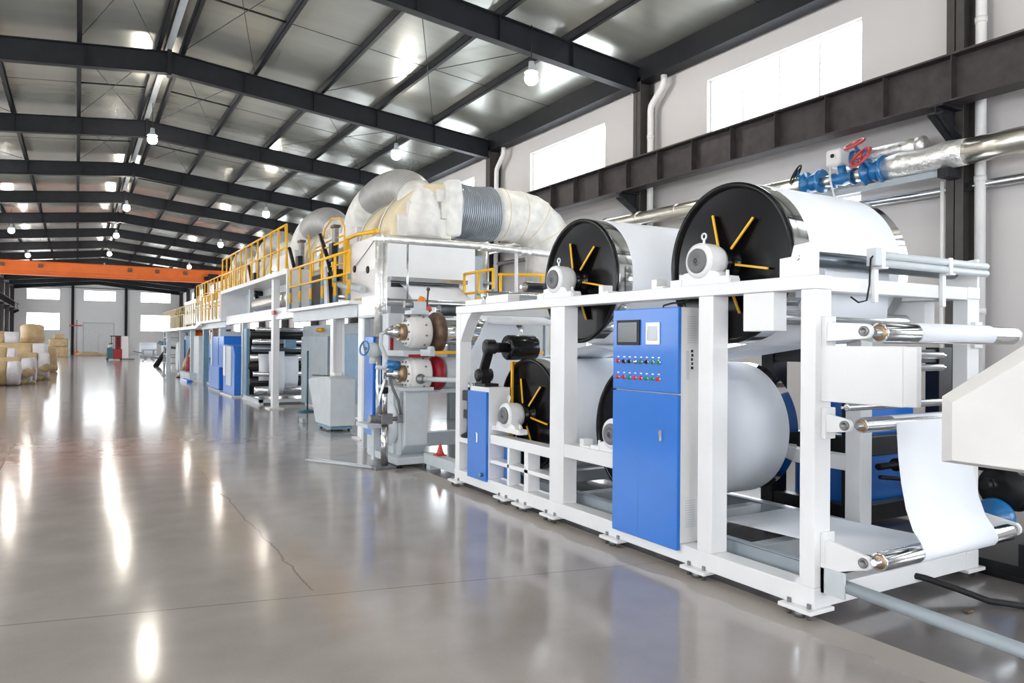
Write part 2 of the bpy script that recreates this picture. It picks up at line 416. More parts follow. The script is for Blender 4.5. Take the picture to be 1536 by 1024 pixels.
# ------------------------------------------------------------------ crane runway beams with brackets
def runway(xc, side, lab):
    t = thing('crane_runway_beam', (xc, 50, 5.3), lab, 'crane rail')
    mb = MB(); y0, y1 = YB + .1, YE - .3; zb, zt = 5.32, 6.02
    mb.box(xc - .17, xc + .17, y0, y1, zb, zb + .025).box(xc - .17, xc + .17, y0, y1, zt - .025, zt).box(xc - .008, xc + .008, y0, y1, zb + .025, zt - .025)
    build('web_and_flanges', mb, 'rail', t)
    build('rail_head', MB().box(xc - .03, xc + .03, y0, y1, zt, zt + .06), 'rust', t)
    first = None; n = 0
    y = 1.9
    while y < 100 and n < 98:
        s0 = MB().box(xc - .15, xc + .15, y - .006, y + .006, zb + .025, zt - .025)
        if first is None: first = build('stiffener', s0, 'rail', t); yf = y
        else:
            c = first.copy(); COL.objects.link(c); c.parent = t; c.location = (0, y - yf, 0)
        n += 1; y += 1.07
    br0 = None
    for yb in BAYS:
        if br0 is None:
            xo = (xc + .35 * side, xc - .17) if side > 0 else (xc - .35, xc + .17)
            br = MB().box(min(xo), max(xo), yb - .12, yb + .12, zb - .03, zb)
            pr = [(xc + .34 * side, zb - .45), (xc - .17 * side, zb - .14), (xc - .17 * side, zb - .03), (xc + .34 * side, zb - .03)]
            br.prism(pr, 'y', yb - .012, yb + .012)
            lo = [(xc + .34 * side, yb, zb - .45), (xc - .17 * side, yb, zb - .14)]
            br.hexa([(lo[0][0], yb - .12, lo[0][2]), (lo[1][0], yb - .12, lo[1][2]), (lo[1][0], yb + .12, lo[1][2]), (lo[0][0], yb + .12, lo[0][2]),
                     (lo[0][0], yb - .12, lo[0][2] + .02), (lo[1][0], yb - .12, lo[1][2] + .02), (lo[1][0], yb + .12, lo[1][2] + .02), (lo[0][0], yb + .12, lo[0][2] + .02)])
            br0 = build('bracket', br, 'beam', t)
        else:
            c = br0.copy(); COL.objects.link(c); c.parent = t; c.location = (0, yb - BAYS[0], 0)
    return t
runway(11.2, 1, 'long dark crane rail beam with stiffener plates on brackets along the window wall')
runway(-6.12, -1, 'dark crane rail beam on the wall behind the kraft paper rolls')

# orange bridge crane
t = thing('overhead_crane', (2, 61, 6.08), 'orange overhead bridge crane girder spanning the whole hall', 'crane')
g = MB().box(-6.0, 11.05, 60.75, 61.25, 6.25, 7.12).box(-6.05, 11.1, 60.65, 61.35, 7.12, 7.16).box(-6.05, 11.1, 60.62, 61.38, 6.2, 6.25).box(-5.9, 10.95, 60.72, 60.78, 6.44, 6.47)
build('girder', g, 'orange', t, .02)
for x in (-6.12, 11.2):
    build('end_truck', MB().box(x - .18, x + .18, 59.4, 62.6, 6.12, 6.45), 'orange', t, .02)
    for y in (59.7, 62.3): build('wheel', MB().cyl((x - .08, y, 6.2), (x + .08, y, 6.2), .11, n=16), 'iron', t)
build('hoist', MB().box(8.6, 9.3, 60.35, 60.75, 6.35, 6.85).cyl((8.3, 60.5, 6.5), (9.7, 60.5, 6.5), .14, n=16), 'mblack', t, .02)
for x in (-5.6, -4.4, -2.2, 3.3, 5.1, 7.0): build('end_plate', MB().box(x - .14, x + .14, 60.6, 60.7, 6.72, 6.98), 'rust', t, .01)

# ------------------------------------------------------------------ drain pipes at the wall columns
def drain(y):
    pts = [(11.74, y - .46, 7.985), (11.74, y - .46, 7.86), (11.74, y - .44, 7.78), (11.74, y - .38, 7.70), (11.74, y - .10, 7.46), (11.74, y - .02, 7.38), (11.74, y, 7.28), (11.74, y, .02)]
    return MB().tube(pts, .075, 14)
labs = ['white drain pipe beside the nearest column at the picture edge', 'white drain pipe with a bent top beside the second column',
        'white drain pipe running down behind the silver duct elbow']
first = None
for i, y in enumerate((6.12, 13.62, 21.15)):
    t = thing('drain_pipe', (11.74, y, 0), labs[i], 'pipe')
    build('pipe', drain(y), 'plastic', t)
    for z in (2.2, 4.2, 6.6): build('collar', MB().cyl((11.74, y, z), (11.74, y, z + .09), .085, n=16), 'plastic', t)

# ------------------------------------------------------------------ lamps
lp = thing('pendant_lamp', (2.03, 29.5, 8.15), 'x', 'lamp')
build('shade', MB().lathe((2.03, 29.5, 8.26), (0, 0, 1), [(.15, 0), (.12, .05), (.07, .09), (.06, .24), (0, .25)], 24), 'lgrey', lp)
build('bulb', MB().ball((2.03, 29.5, 8.13), .15, .15, .14, 16, 10), 'lamp', lp)
build('rod', MB().cyl((2.03, 29.5, 8.5), (2.03, 29.5, 9.3), .012, n=8), 'beam', lp)
LAMPS = [(2.03, 40.5), (2.03, 51.5), (2.03, 62.5), (2.03, 74), (2.03, 12.0), (2.03, 1.5),
         (8.5, 13.78), (8.45, 21.6), (7.5, 35.4), (7.5, 48), (7.6, 63.5), (7.5, 5.5),
         (-3.1, 48.4), (-3.0, 62), (-3.1, 34.5), (-4.6, 17.5), (-3.2, 5)]
ORD = ['nearest', 'second', 'third', 'fourth', 'fifth', 'sixth', 'seventh', 'eighth']
ROWS = {}
def unseen(x, y): return y < 13 or (x < 0 and y < 30)
def row_of(x): return 'ridge' if abs(x - 2.03) < .2 else ('paper roll side' if x < 0 else 'machine side')
for x, y in LAMPS + [(2.03, 26.3)]: ROWS.setdefault((row_of(x), unseen(x, y)), []).append(y)
def lamp_label(x, y):
    r = row_of(x); n = sorted(ROWS[(r, unseen(x, y))]).index(y)
    if unseen(x, y): return 'lit pendant lamp above the picture, %s of the %s row' % (ORD[n], r)
    return 'lit pendant lamp under the roof, %s one in view of the %s row' % (ORD[n], r)
for x, y in LAMPS:
    dz = zr(x) - zr(2.03)
    dup(lp, x - 2.03, y - 29.5, dz, lamp_label(x, y), 'pendant lamps under the roof')
lp.location.y = 26.3; lp['label'] = lamp_label(2.03, 26.3); lp['group'] = 'pendant lamps under the roof'

# ================================================================== near roll stand
X0, X1 = 3.95, 5.81
t = FR = thing('roll_stand_frame', (4.88, 5.5, 0), 'white welded steel frame carrying the four big paper drums', 'machine frame')
bv = .006
def part(name, mb, m, par=None, bevel=bv, **k): return build(name, mb, m, par if par is not None else t, bevel, **k)
POSTS = [(3.03, 3.14), (3.89, 4.035), (5.78, 6.02), (7.98, 8.09)]
for xa, xb in ((X0, X0 + .155), (X1 - .155, X1)):
    for y0, y1 in POSTS: part('post', MB().box(xa, xb, y0, y1, .20, 2.06), 'white')
    part('top_beam', MB().box(xa - .004, xb + .004, 3.026, 8.094, 2.06, 2.148), 'white')
    part('base_beam', MB().box(xa - .004, xb + .004, 3.026, 8.094, .07, .20), 'white')
    part('middle_rail', MB().box(xa + .005, xb - .002, 4.99 if xa < 4.5 else 4.035, 5.78, .645, .77), 'white')
    part('middle_rail', MB().box(xa + .005, xb - .002, 6.02, 7.225, .60, .70), 'white')
# gusset at the far post
for xa, xb in ((X0, X0 + .155), (X1 - .155, X1)):
    part('gusset', MB().prism([(7.98, 2.06), (7.98, 1.72), (7.93, 1.80), (7.80, 1.97), (7.70, 2.06)], 'x', xa + .005, xb - .005), 'white')
for y in (3.03, 8.09 - .11):
    part('cross_beam', MB().box(X0 + .155, X1 - .155, y, y + .11, 2.05, 2.144), 'white')
    part('cross_beam', MB().box(X0 + .155, X1 - .155, y, y + .11, .07, .20), 'white')
# open shelf of square cells below the far lower drum
part('shelf_grid', MB().box(X0 + .005, X0 + .15, 6.80, 6.845, .20, .60).box(X0 + .005, X0 + .15, 6.42, 6.50, .20, .60)
     .box(X0 + .005, X0 + .15, 6.02, 7.225, .385, .43).box(X0 + .13, X0 + .15, 6.02, 7.2, .2, .22), 'white')
part('shelf_bracket', MB().box(X0 + .002, X0 + .155, 7.70, 7.98, .53, .60), 'white')
part('blue_back_plate', MB().box(4.13, 4.145, 6.86, 7.22, .21, .59), 'blue', bevel=.002)
# feet
for y in (8.05, 6.91, 6.52, 5.98, 5.02, 4.03, 3.13):
    for xa, xb in ((X0 - .06, X0 + .17), (X1 - .17, X1 + .06)):
        ft = part('foot_plate', MB().box(xa, xb, y - .125, y + .125, .045, .07), 'white', bevel=.004)
        bt = MB()
        for q in (-.075, .075): bt.cyl((xa + .05 if xa < 4.5 else xb - .05, y + q, 0), (xa + .05 if xa < 4.5 else xb - .05, y + q, .1), .014, n=10)
        bt.cyl((xa + .06 if xa < 4.5 else xb - .06, y, .0), (xa + .06 if xa < 4.5 else xb - .06, y, .045), .035, n=16)
        part('levelling_bolt', bt, 'iron', ft, 0)
# grey inner floor channels
for x in (4.22, 5.45):
    part('inner_channel', MB().box(x, x + .012, 3.14, 7.98, .10, .26).box(x, x + .07, 3.14, 7.98, .25, .262).box(x, x + .07, 3.14, 7.98, .10, .112), 'grey', bevel=.003)
for y in (3.75, 4.75, 5.9, 7.0):
    part('inner_cross_member', MB().box(4.235, 5.45, y, y + .11, .12, .25), 'lgrey')
# stop brackets on the front rails
for y, z in ((5.25, 2.148), (5.52, .77), (7.35, 2.148), (4.55, 2.148)):
    part('stop_block', MB().box(X0 + .02, X0 + .13, y - .03, y + .03, z, z + .075).box(X0 + .02, X0 + .13, y - .11, y - .03, z, z + .02), 'white', bevel=.004)
part('mount_pad', MB().box(X0, X0 + .15, 6.85, 7.32, 2.148, 2.235), 'white')
part('mount_pad', MB().box(X0, X0 + .15, 7.45, 7.85, 2.148, 2.21), 'white')
# top plate carrying the delivery roller
for xa in (X0 + .005, X1 - .03):
    part('roller_plate', MB().prism([(3.31, 2.148), (3.31, 2.27), (3.22, 2.275), (3.20, 2.345), (3.03, 2.36), (3.03, 2.148)], 'x', xa, xa + .03), 'white', bevel=.003)
part('hanging_bracket', MB().box(X0 + .01, X0 + .14, 3.36, 3.62, 1.80, 2.06), 'white')
part('hanging_bracket', MB().box(X1 - .14, X1 - .01, 3.36, 3.62, 1.80, 2.06), 'white')
# swing arms that hold the three outfeed rollers
def arm(x, y1, z, hr, ht, zt, zz=0):
    mb = MB().prism([(3.03, z + hr), (3.03, z - hr)] + [(y1 + ht * math.cos(a), zt + ht * math.sin(a)) for a in [-PI / 2 - PI * k / 8 for k in range(9)]], 'x', x, x + .03)
    mb.box(x - .01, x + .09, 3.0, 3.03, z - hr - .035, z + hr + .035)
    return mb
ARMS = [(1.793, 2.745, 1.793, .062, .045), (1.223, 2.87, 1.223, .062, .04), (.40, 2.74, .425, .11, .045)]
for z, y1, zt, hr, ht in ARMS:
    for x in (X0 + .07, X1 - .10):
        a = part('swing_arm', arm(x, y1, z, hr, ht, zt), 'white', bevel=.004)
        part('pivot_cap', MB().lathe((x - .001, y1, zt), (-1, 0, 0), [(.03, 0), (.03, .012), (.018, .014), (.016, .006), (0, .006)], 20), 'iron', a, 0)
# guard plate sticking out of the near post
part('guard_plate', MB().box(X0 + .06, X0 + .10, 2.50, 3.04, 1.36, 1.705).prism([(4.01, 2.5), (4.05, 2.5), (4.09, 2.44), (4.05, 2.44)], 'z', 1.362, 1.703), 'white', bevel=.005)
part('anchor_bracket', MB().box(X0 + .06, X0 + .075, 2.86, 3.03, .17, .33).box(X0 + .06, X0 + .12, 3.0, 3.03, .17, .33), 'lgrey', bevel=.003)

# ------------------------------------------------------------------ drums
DY = {'UN': (4.085, 2.33), 'UF': (6.03, 2.33), 'LL': (6.97, .93), 'LR': (5.11, .93)}
def drum(yc, zc, lab):
    t = thing('paper_drum', (4.88, yc, zc), lab, 'drum', 'paper covered drums of the roll stand')
    R = .61
    # steel shell visible at both ends
    build('steel_shell', MB().lathe((4.29, yc, zc), (1, 0, 0), [(0, .10), (R - .06, .10), (R - .012, .02), (R, .03), (R, 1.35), (R - .02, 1.36), (0, 1.36)], 72), 'chrome', t)
    build('paper_wrap', MB().lathe((4.475, yc, zc), (1, 0, 0), [(R - .003, 0), (R + .006, .0), (R + .006, 1.04), (R - .003, 1.04)], 72), 'paper', t)
    dk = MB().lathe((4.285, yc, zc), (1, 0, 0), [(R + .004, .03), (R + .004, 0), (R - .02, -.004), (R - .035, .01), (R - .05, .07), (.30, .075), (.14, .05), (.11, .02), (.085, -.02), (.085, -.10), (0, -.10)], 72)
    d = build('end_disc', dk, 'black', t)
    for k in range(6):
        a = math.radians(110 - 60 * k); ca, sa = math.cos(a), math.sin(a)
        # direction in the disc plane: image right is -y
        u = Vector((0, -ca, sa)); w = Vector((0, sa, ca)) * .006
        o = Vector((4.285, yc, zc))
        def pt(r, dx): return o + u * r + Vector((dx, 0, 0))
        prof = [(.085, -.02), (.12, -.035), (.40, -.002), (.42, .07), (.085, .07)]
        vs = [pt(r, dx) + w for r, dx in prof] + [pt(r, dx) - w for r, dx in prof]; n = len(prof)
        fin = MB().add(vs, [tuple(range(n)), tuple(range(2 * n - 1, n - 1, -1))] + [(i, (i + 1) % n, (i + 1) % n + n, i + n) for i in range(n)])
        rb = build('rib', fin, 'black', t)
        w2 = w * 1.35
        q0, q1 = pt(.13, -.034), pt(.41, .0)
        e = Vector((-.012, 0, 0))
        build('yellow_edge', MB().hexa([q0 - w2, q0 + w2, q1 + w2, q1 - w2, q0 - w2 + e, q0 + w2 + e, q1 + w2 + e, q1 - w2 + e]), 'yellow', rb, label='yellow painted rib edge')
    build('shaft', MB().cyl((3.99, yc, zc), (4.20, yc, zc), .055, n=24).cyl((5.64, yc, zc), (5.8, yc, zc), .055, n=24), 'mblack', t)
    return t
dr0 = drum(*DY['UN'], 'black ended paper drum on top of the frame, nearest the camera')
DL = {'UF': 'black ended paper drum on top of the frame, behind the blue control cabinet', 'LL': 'lower black ended paper drum below the black geared motor',
      'LR': 'lower paper drum half hidden by the blue control cabinet'}
for k in ('UF', 'LL', 'LR'):
    y, z = DY[k]; dup(dr0, 0, y - 4.085, z - 2.33, DL[k])

def bearing(yc, zc, lab):
    t = thing('bearing_block', (4.03, yc, zc - .182), lab, 'bearing', 'white pillow block bearings of the drums')
    zb = zc - .182; r = .135
    pf = [(yc - .31, zb), (yc - .31, zb + .04), (yc - .22, zb + .045), (yc - .19, zb + .085), (yc - .155, zb + .10)]
    right = [(yc + r * math.cos(a), zc + r * math.sin(a)) for a in [-.62 + (PI + 1.24) * k / 24 for k in range(25)]]
    poly = pf + [p for p in reversed(right)] + [(2 * yc - p[0], p[1]) for p in reversed(pf)]
    build('housing', MB().prism(poly, 'x', 4.0, 4.10), 'white', t, .006)
    build('housing_drum', MB().lathe((3.985, yc, zc), (1, 0, 0), [(.105, 0), (.13, .006), (.132, .02), (.132, .15), (.12, .19), (.08, .2), (.055, .2)], 36), 'white', t)
    cp = build('end_cap', MB().lathe((3.985, yc, zc), (-1, 0, 0), [(.092, 0), (.092, .012), (.086, .02), (.05, .02), (.046, .014), (.03, .014), (.027, .024), (0, .024)], 36), 'seal', t)
    build('shaft_end', MB().lathe((3.967, yc, zc), (-1, 0, 0), [(.02, 0), (.02, .006), (.008, .006), (.008, -.004), (0, -.004)], 16), 'mblack', cp)
    build('eye_bolt', MB().cyl((4.05, yc, zc + .125), (4.05, yc, zc + .165), .01, n=10).torus((4.05, yc, zc + .187), (1, .0, 0), .022, .007), 'white', t)
    for q in (-.24, .24):
        build('clamp_block', MB().box(3.99, 4.10, yc + q - .06, yc + q + .06, zb, zb + .055).cyl((4.045, yc + q, zb + .05), (4.045, yc + q, zb + .10), .014, n=8), 'white', t, .004)
    build('split_joint', MB().box(3.992, 4.103, yc - .1335, yc + .1335, zc - .004, zc), 'lgrey', t)
    return t
b0 = bearing(*DY['UN'], 'white bearing block on the top beam nearest the camera')
BL = {'UF': 'white bearing block on the top beam left of the blue cabinet', 'LL': 'white bearing block on the small shelf beside the narrow blue cabinet',
      'LR': 'white bearing block half hidden behind the blue cabinet edge'}
for k in ('UF', 'LL', 'LR'):
    y, z = DY[k]; dup(b0, 0, y - 4.085, z - 2.33, BL[k])

# ------------------------------------------------------------------ paper webs between the drums
def web(name, path, lab, x0=4.47, x1=5.37, t=.003, m='paper'):
    o = build(name, MB().strip(path, 'x', x0, x1, t), m); return tag(o, lab, 'paper')
def cross_tangent(c1, c2, r, s):
    """inner tangent points from circle c1 to c2 (same radius)"""
    dx, dz = c2[0] - c1[0], c2[1] - c1[1]; L = math.hypot(dx, dz); a = math.atan2(dz, dx); b = math.acos(min(1, 2 * r / L))
    p = (c1[0] + r * math.cos(a + s * b), c1[1] + r * math.sin(a + s * b)); q = (c2[0] + r * math.cos(a + PI + s * b), c2[1] + r * math.sin(a + PI + s * b))
    return p, q
RR = .618
for a, b, s, lab in (('UF', 'LR', 1, 'white paper web running down from the upper drum behind the blue cabinet'),
                     ('UN', 'LR', -1, 'white paper web rising to the drum nearest the camera'),
                     ('UF', 'LL', -1, 'white paper web between the far upper drum and the lower left drum')):
    p, q = cross_tangent(DY[a], DY[b], RR, s)
    n = 8; web('paper_web', [(p[0] + (q[0] - p[0]) * i / n, p[1] + (q[1] - p[1]) * i / n) for i in range(n + 1)], lab)
tag(build('folded_paper_web', MB().prism([(4.50, 2.04), (4.84, 2.04), (5.02, 1.80), (5.13, 1.62), (5.13, .27), (4.20, .27), (4.20, 1.5), (4.27, 1.62), (4.40, 1.85)], 'y', 8.30, 8.305), 'paper'), 'pale paper web narrowing towards the top behind the black geared motor', 'paper')
# ------------------------------------------------------------------ outfeed rollers
def roller(name, lab, y, z, r, xa, xb, m='chrome', bush=True, group=None, cap=.05):
    t = thing(name, ((xa + xb) / 2, y, z), lab, 'roller', group)
    build('shell', MB().lathe((xa, y, z), (1, 0, 0), [(r * .55, 0), (r * .97, 0), (r, .004), (r, xb - xa - .004), (r * .97, xb - xa), (r * .55, xb - xa)], 36), m, t)
    if bush: build('end_bush', MB().lathe((xa - .002, y, z), (1, 0, 0), [(r * .35, 0), (r * .8, 0), (r * .8, .02), (r * .35, .02)], 24), 'brass', t)
    build('journal', MB().cyl((xa - cap, y, z), (xb + cap, y, z), r * .36, n=16), 'steel', t)
    return t
roller('guide_roller', 'bright steel roller on the upper swing arms with white paper wrapped on it', 2.72, 1.785, .062, 4.125, 5.62)
web('paper_wrap', arc(2.72, 1.785, .066, -.9, PI + .9, 20) + [(3.0, 1.73), (3.4, 1.80)], 'white paper passing over the upper swing arm roller', 4.47, 5.31)
roller('guide_roller', 'dull steel roller on the short middle swing arms', 2.85, 1.22, .048, 4.15, 5.62, 'steel')
roller('guide_roller', 'bright steel roller low on the swing arms near the floor', 2.67, .445, .055, 4.06, 5.50)
pt = [(2.85 - .05, 1.22)] + [(2.80 - .005 * k - .006 * k * k * .25, 1.22 - .07 * k) for k in range(1, 11)]
pt = [(2.853, 1.270), (2.82, 1.262), (2.80, 1.225), (2.795, 1.15), (2.785, 1.0), (2.765, .85), (2.735, .70), (2.69, .58), (2.64, .515)]
pt += [(2.67 + .060 * math.cos(a), .445 + .060 * math.sin(a)) for a in [math.radians(v) for v in (140, 170, 200, 230, 260, 280)]]
pt += [(2.9, .36), (3.3, .345), (3.8, .33), (4.3, .315)]
web('paper_web', pt, 'white paper sheet curving down to the low roller at the machine end', 4.43, 5.25)
roller('delivery_roller', 'dark steel roller lying on top of the frame end between two white plates', 3.17, 2.265, .052, 3.99, 5.70, 'dsteel', False)
roller('guide_roller', 'steel roller under the top cross beam at the frame end', 3.45, 1.90, .05, 4.10, 5.55, 'steel', True)
for z, y, lab in ((1.64, 3.2, 'thin steel bar roller, upper of those behind the white guard plate'), (1.55, 3.2, 'thin steel bar roller, second below the paper wrapped roller'),
                  (1.29, 3.2, 'thin steel bar roller just above the short middle swing arms')):
    roller('bar_roller', lab, y, z, .026, 4.50, 5.62, 'steel', False)
roller('guide_roller', 'short visible steel roller on the frame top above the black geared motor', 7.62, 2.262, .055, 4.10, 5.60, 'steel')
roller('guide_roller', 'dark steel roller on the frame top left of the far drum', 6.78, 2.31, .055, 4.12, 5.60, 'dsteel')
web('paper_web', [(3.17, 2.32), (3.20, 2.32), (3.225, 2.27), (3.225, 2.1), (3.24, 1.9)], 'white paper web hanging under the top roller at the frame end', 4.3, 5.0)
# twin rods on brackets outside the end beam
t = thing('spreader_rods', (5.1, 2.98, 2.14), 'pair of bright parallel rods on two brackets over the frame end', 'rod')
build('rod', MB().cyl((4.47, 2.98, 2.30), (5.80, 2.98, 2.30), .026, n=20), 'lgrey', t)
build('rod', MB().cyl((4.47, 2.98, 2.248), (5.80, 2.98, 2.248), .026, n=20), 'lgrey', t)
for x in (4.52, 5.30): build('bracket', MB().box(x - .02, x + .02, 3.0, 3.028, 1.99, 2.22).box(x - .02, x + .05, 2.95, 3.028, 2.21, 2.225).box(x - .02, x + .02, 2.95, 2.965, 2.225, 2.33), 'white', t, .003)
build('end_block', MB().box(4.43, 4.49, 2.945, 3.015, 2.225, 2.34), 'lgrey', t, .004)
build('cable', MB().tube([(4.45, 2.97, 2.30), (4.41, 2.97, 2.27), (4.42, 2.985, 2.1), (4.40, 2.99, 2.0), (4.33, 3.0, 1.985), (4.28, 3.02, 2.02)], .006, 8), 'mblack', t)

# ------------------------------------------------------------------ big blue control cabinet
t = thing('control_cabinet', (4.0, 4.6, .18), 'tall blue fronted control cabinet with a screen and rows of buttons', 'control cabinet')
ya, yb, za, zb_ = 4.20, 4.985, .165, 1.99; xf = 3.905
build('body', MB().box(xf + .035, xf + .24, ya + .004, yb - .004, .202, zb_), 'white2', t, .004)
up = build('upper_panel', MB().box(xf, xf + .035, ya, yb, 1.335, zb_ + .002), 'blue', t, .006)
dn = build('door', MB().box(xf, xf + .035, ya, yb, za - .01, 1.325), 'blue', t, .006)
build('door_seam', MB().box(xf - .001, xf, 4.655, 4.658, za, .58), 'dblue', dn)
build('handle', MB().box(xf - .02, xf, 4.36, 4.385, .96, 1.05).box(xf - .028, xf - .012, 4.362, 4.383, 1.0, 1.05), 'chrome', dn, .004)
sc_ = build('screen', MB().box(xf - .012, xf, 4.635, 4.925, 1.70, 1.905), 'mblack', up, .004)
build('display', MB().box(xf - .0135, xf - .011, 4.665, 4.905, 1.725, 1.885), 'screen', up)
build('meter_panel', MB().box(xf - .010, xf, 4.40, 4.56, 1.705, 1.88), 'white', up, .003)
build('meter_scale', MB().box(xf - .0115, xf - .0095, 4.425, 4.535, 1.735, 1.85).box(xf - .014, xf - .009, 4.535, 4.54, 1.74, 1.82).box(xf - .014, xf - .009, 4.42, 4.425, 1.74, 1.82), 'lgrey', up)
seq1 = ['rbtn', 'mblack', 'mblack', 'chrome', 'green', 'mblack', 'green', 'green']; seq2 = ['rbtn', 'rbtn', 'green', 'rbtn', 'rbtn', 'green', 'green', 'rbtn']
for z, seq in ((1.567, seq1), (1.437, seq2)):
    for i, m in enumerate(seq):
        y = 4.905 - i * .0705 if i else 4.912
        build('button', MB().lathe((xf, y, z), (-1, 0, 0), [(.017, 0), (.017, .008), (.012, .009), (.012, .022), (0, .024)], 16), m, up)
        build('button_collar', MB().lathe((xf, y, z), (-1, 0, 0), [(.02, 0), (.02, .006), (.012, .006)], 16), 'chrome', up)
        build('name_tag', MB().box(xf - .0015, xf, y - .012, y + .012, z + .032, z + .042), 'white', up)
for z0 in (.32, 1.72):
    vm = MB()
    for k in range(12): vm.box(xf + .09, xf + .19, ya + .0015, ya + .0045, z0 + k * .018, z0 + k * .018 + .006)
    build('vent', vm, 'lgrey', t)
build('cable', MB().tube([(xf + .16, 4.55, zb_), (xf + .16, 4.54, zb_ + .03), (xf + .17, 4.45, zb_ + .045), (4.1, 4.33, zb_ + .05), (4.15, 4.3, zb_ + .07)], .008, 8), 'rubber', t)
mk = MB()
for k in range(5): mk.box(xf + .135 + .004 * (k % 2), xf + .158 - .003 * (k % 3), ya + .001, ya + .0035, 1.52 + k * .032, 1.54 + k * .032)
build('stencil_mark', mk, 'mblack', t)
build('side_tag', MB().box(xf + .09, xf + .115, ya + .001, ya + .0035, 1.44, 1.66), 'lgrey', t)

# ------------------------------------------------------------------ narrow cabinet with the black geared motor, pump, yellow stand
t = thing('narrow_cabinet', (4.05, 7.5, .17), 'narrow cabinet with a blue door and white sides under the black geared motor', 'cabinet')
build('body', MB().box(3.95, 4.22, 7.245, 7.695, .20, 1.215), 'white', t, .005)
dd = build('door', MB().box(3.915, 3.95, 7.25, 7.70, .172, 1.165), 'blue', t, .005)
build('handle', MB().box(3.895, 3.915, 7.43, 7.45, .59, .70), 'chrome', dd, .004)
build('cable_gland', MB().cyl((3.915, 7.34, .24), (3.885, 7.34, .24), .022, n=14), 'iron', dd)
t = thing('geared_motor', (4.3, 7.55, 1.215), 'black geared motor with slanted arm standing on the narrow cabinet', 'motor')
build('foot', MB().box(3.98, 4.16, 7.40, 7.66, 1.215, 1.25), 'mblack', t, .006)
ga = MB()
pl = arc(7.60, 1.34, .085, PI * .75, PI * 1.75, 10) + arc(7.43, 1.66, .095, -PI * .25, PI * .75, 10)
ga.prism(pl, 'x', 4.00, 4.11)
build('arm', ga, 'mblack', t, .01)
build('lower_hub', MB().lathe((3.97, 7.60, 1.34), (1, 0, 0), [(.04, 0), (.065, .01), (.075, .03), (.075, .19), (.05, .2)], 28).box(4.0, 4.12, 7.52, 7.66, 1.25, 1.34), 'mblack', t)
build('upper_hub', MB().lathe((3.985, 7.43, 1.66), (1, 0, 0), [(.03, 0), (.06, .01), (.07, .015), (.07, .12), (.075, .13), (.06, .15), (.055, .31)], 28), 'mblack', t)
build('motor_body', MB().lathe((4.27, 7.43, 1.66), (1, 0, 0), [(.06, 0), (.135, .005), (.145, .02), (.145, .36), (.135, .38), (.0, .38)], 40), 'black', t)
t = thing('hydraulic_jack', (3.99, 7.84, .60), 'small black twin column jack standing on the white ledge behind the narrow cabinet', 'jack')
build('base', MB().lathe((4.03, 7.84, .60), (0, 0, 1), [(.115, 0), (.115, .025), (.09, .04), (.05, .06), (.04, .2)], 28), 'mblack', t)
build('block', MB().box(3.97, 4.09, 7.76, 7.92, .82, .92), 'mblack', t, .006)
build('head', MB().box(3.96, 4.10, 7.75, 7.93, 1.03, 1.15), 'mblack', t, .008)
for q in (-.05, .05): build('column', MB().cyl((4.03, 7.84 + q, .76), (4.03, 7.84 + q, 1.15), .022, n=16), 'mblack', t)
for q in (-.05, .05): build('bolt', MB().cyl((4.03, 7.84 + q, 1.15), (4.03, 7.84 + q, 1.24), .012, n=10), 'steel', t)
t = thing('yellow_stand', (4.3, 6.9, 0.20), 'yellow angle iron stand behind the lower left drum', 'stand')
for x in (4.24, 4.62):
    build('leg', MB().box(x, x + .04, 7.27, 7.275, .26, 1.50).box(x, x + .005, 7.235, 7.275, .26, 1.50), 'yellow', t)
build('top_bar', MB().box(4.24, 5.4, 7.23, 7.275, 1.50, 1.505).box(4.24, 5.4, 7.27, 7.275, 1.46, 1.505), 'yellow', t)
build('cross_bar', MB().box(4.62, 4.66, 6.75, 7.24, 1.46, 1.50), 'yellow', t)
# floor conduit running out of the frame corner
t = thing('floor_conduit', (4.06, 2.2, .2), 'grey steel conduit running from the frame corner towards the camera', 'pipe')
build('pipe', MB().tube([(4.05, 2.97, .245), (4.07, 2.0, .20), (4.09, 1.1, .16)], .038, 18), 'grey', t)
build('stub', MB().cyl((4.06, 2.93, .19), (4.06, 2.99, .19), .03, n=14), 'rust', t)
build('support_foot', MB().box(4.04, 4.12, 1.08, 1.12, 0, .13), 'grey', t)


# ================================================================== foreground right
t = thing('machine_guard_cabinet', (3.5, 1.2, 0), 'large off white chamfered guard cabinet jutting in at the right picture edge', 'guard cabinet')
poly = [(1.96, 1.175), (1.96, 1.475), (1.00, 2.14), (.2, 2.14), (.2, 1.175)]
def inset(p, d):
    return [(1.96 - d, 1.175 + d * .25), (1.96 - d, 1.475 - d * .3), (1.00 - d * .4, 2.14 - d), (.2, 2.14 - d), (.2, 1.175 + d * .25)]
inn = inset(poly, .075); n = len(poly)
vs = [(3.395, y, z) for y, z in inn] + [(3.445, y, z) for y, z in poly] + [(4.3, y, z) for y, z in poly]
fs = [tuple(range(n)), tuple(range(3 * n - 1, 2 * n - 1, -1))] + [(i + n * k, (i + 1) % n + n * k, (i + 1) % n + n * (k + 1), i + n * (k + 1)) for k in (0, 1) for i in range(n)]
build('housing', MB().add(vs, fs), 'white2', t, .003)
build('rivet', MB().cyl((3.402, 1.55, 1.38), (3.394, 1.55, 1.38), .012, n=12), 'white2', t)
build('rivet', MB().cyl((3.402, 1.62, 1.25), (3.394, 1.62, 1.25), .012, n=12), 'white2', t)
build('leg', MB().box(3.6, 3.75, .25, .4, 0, 1.18).box(4.1, 4.25, .25, .4, 0, 1.18), 'white2', t)

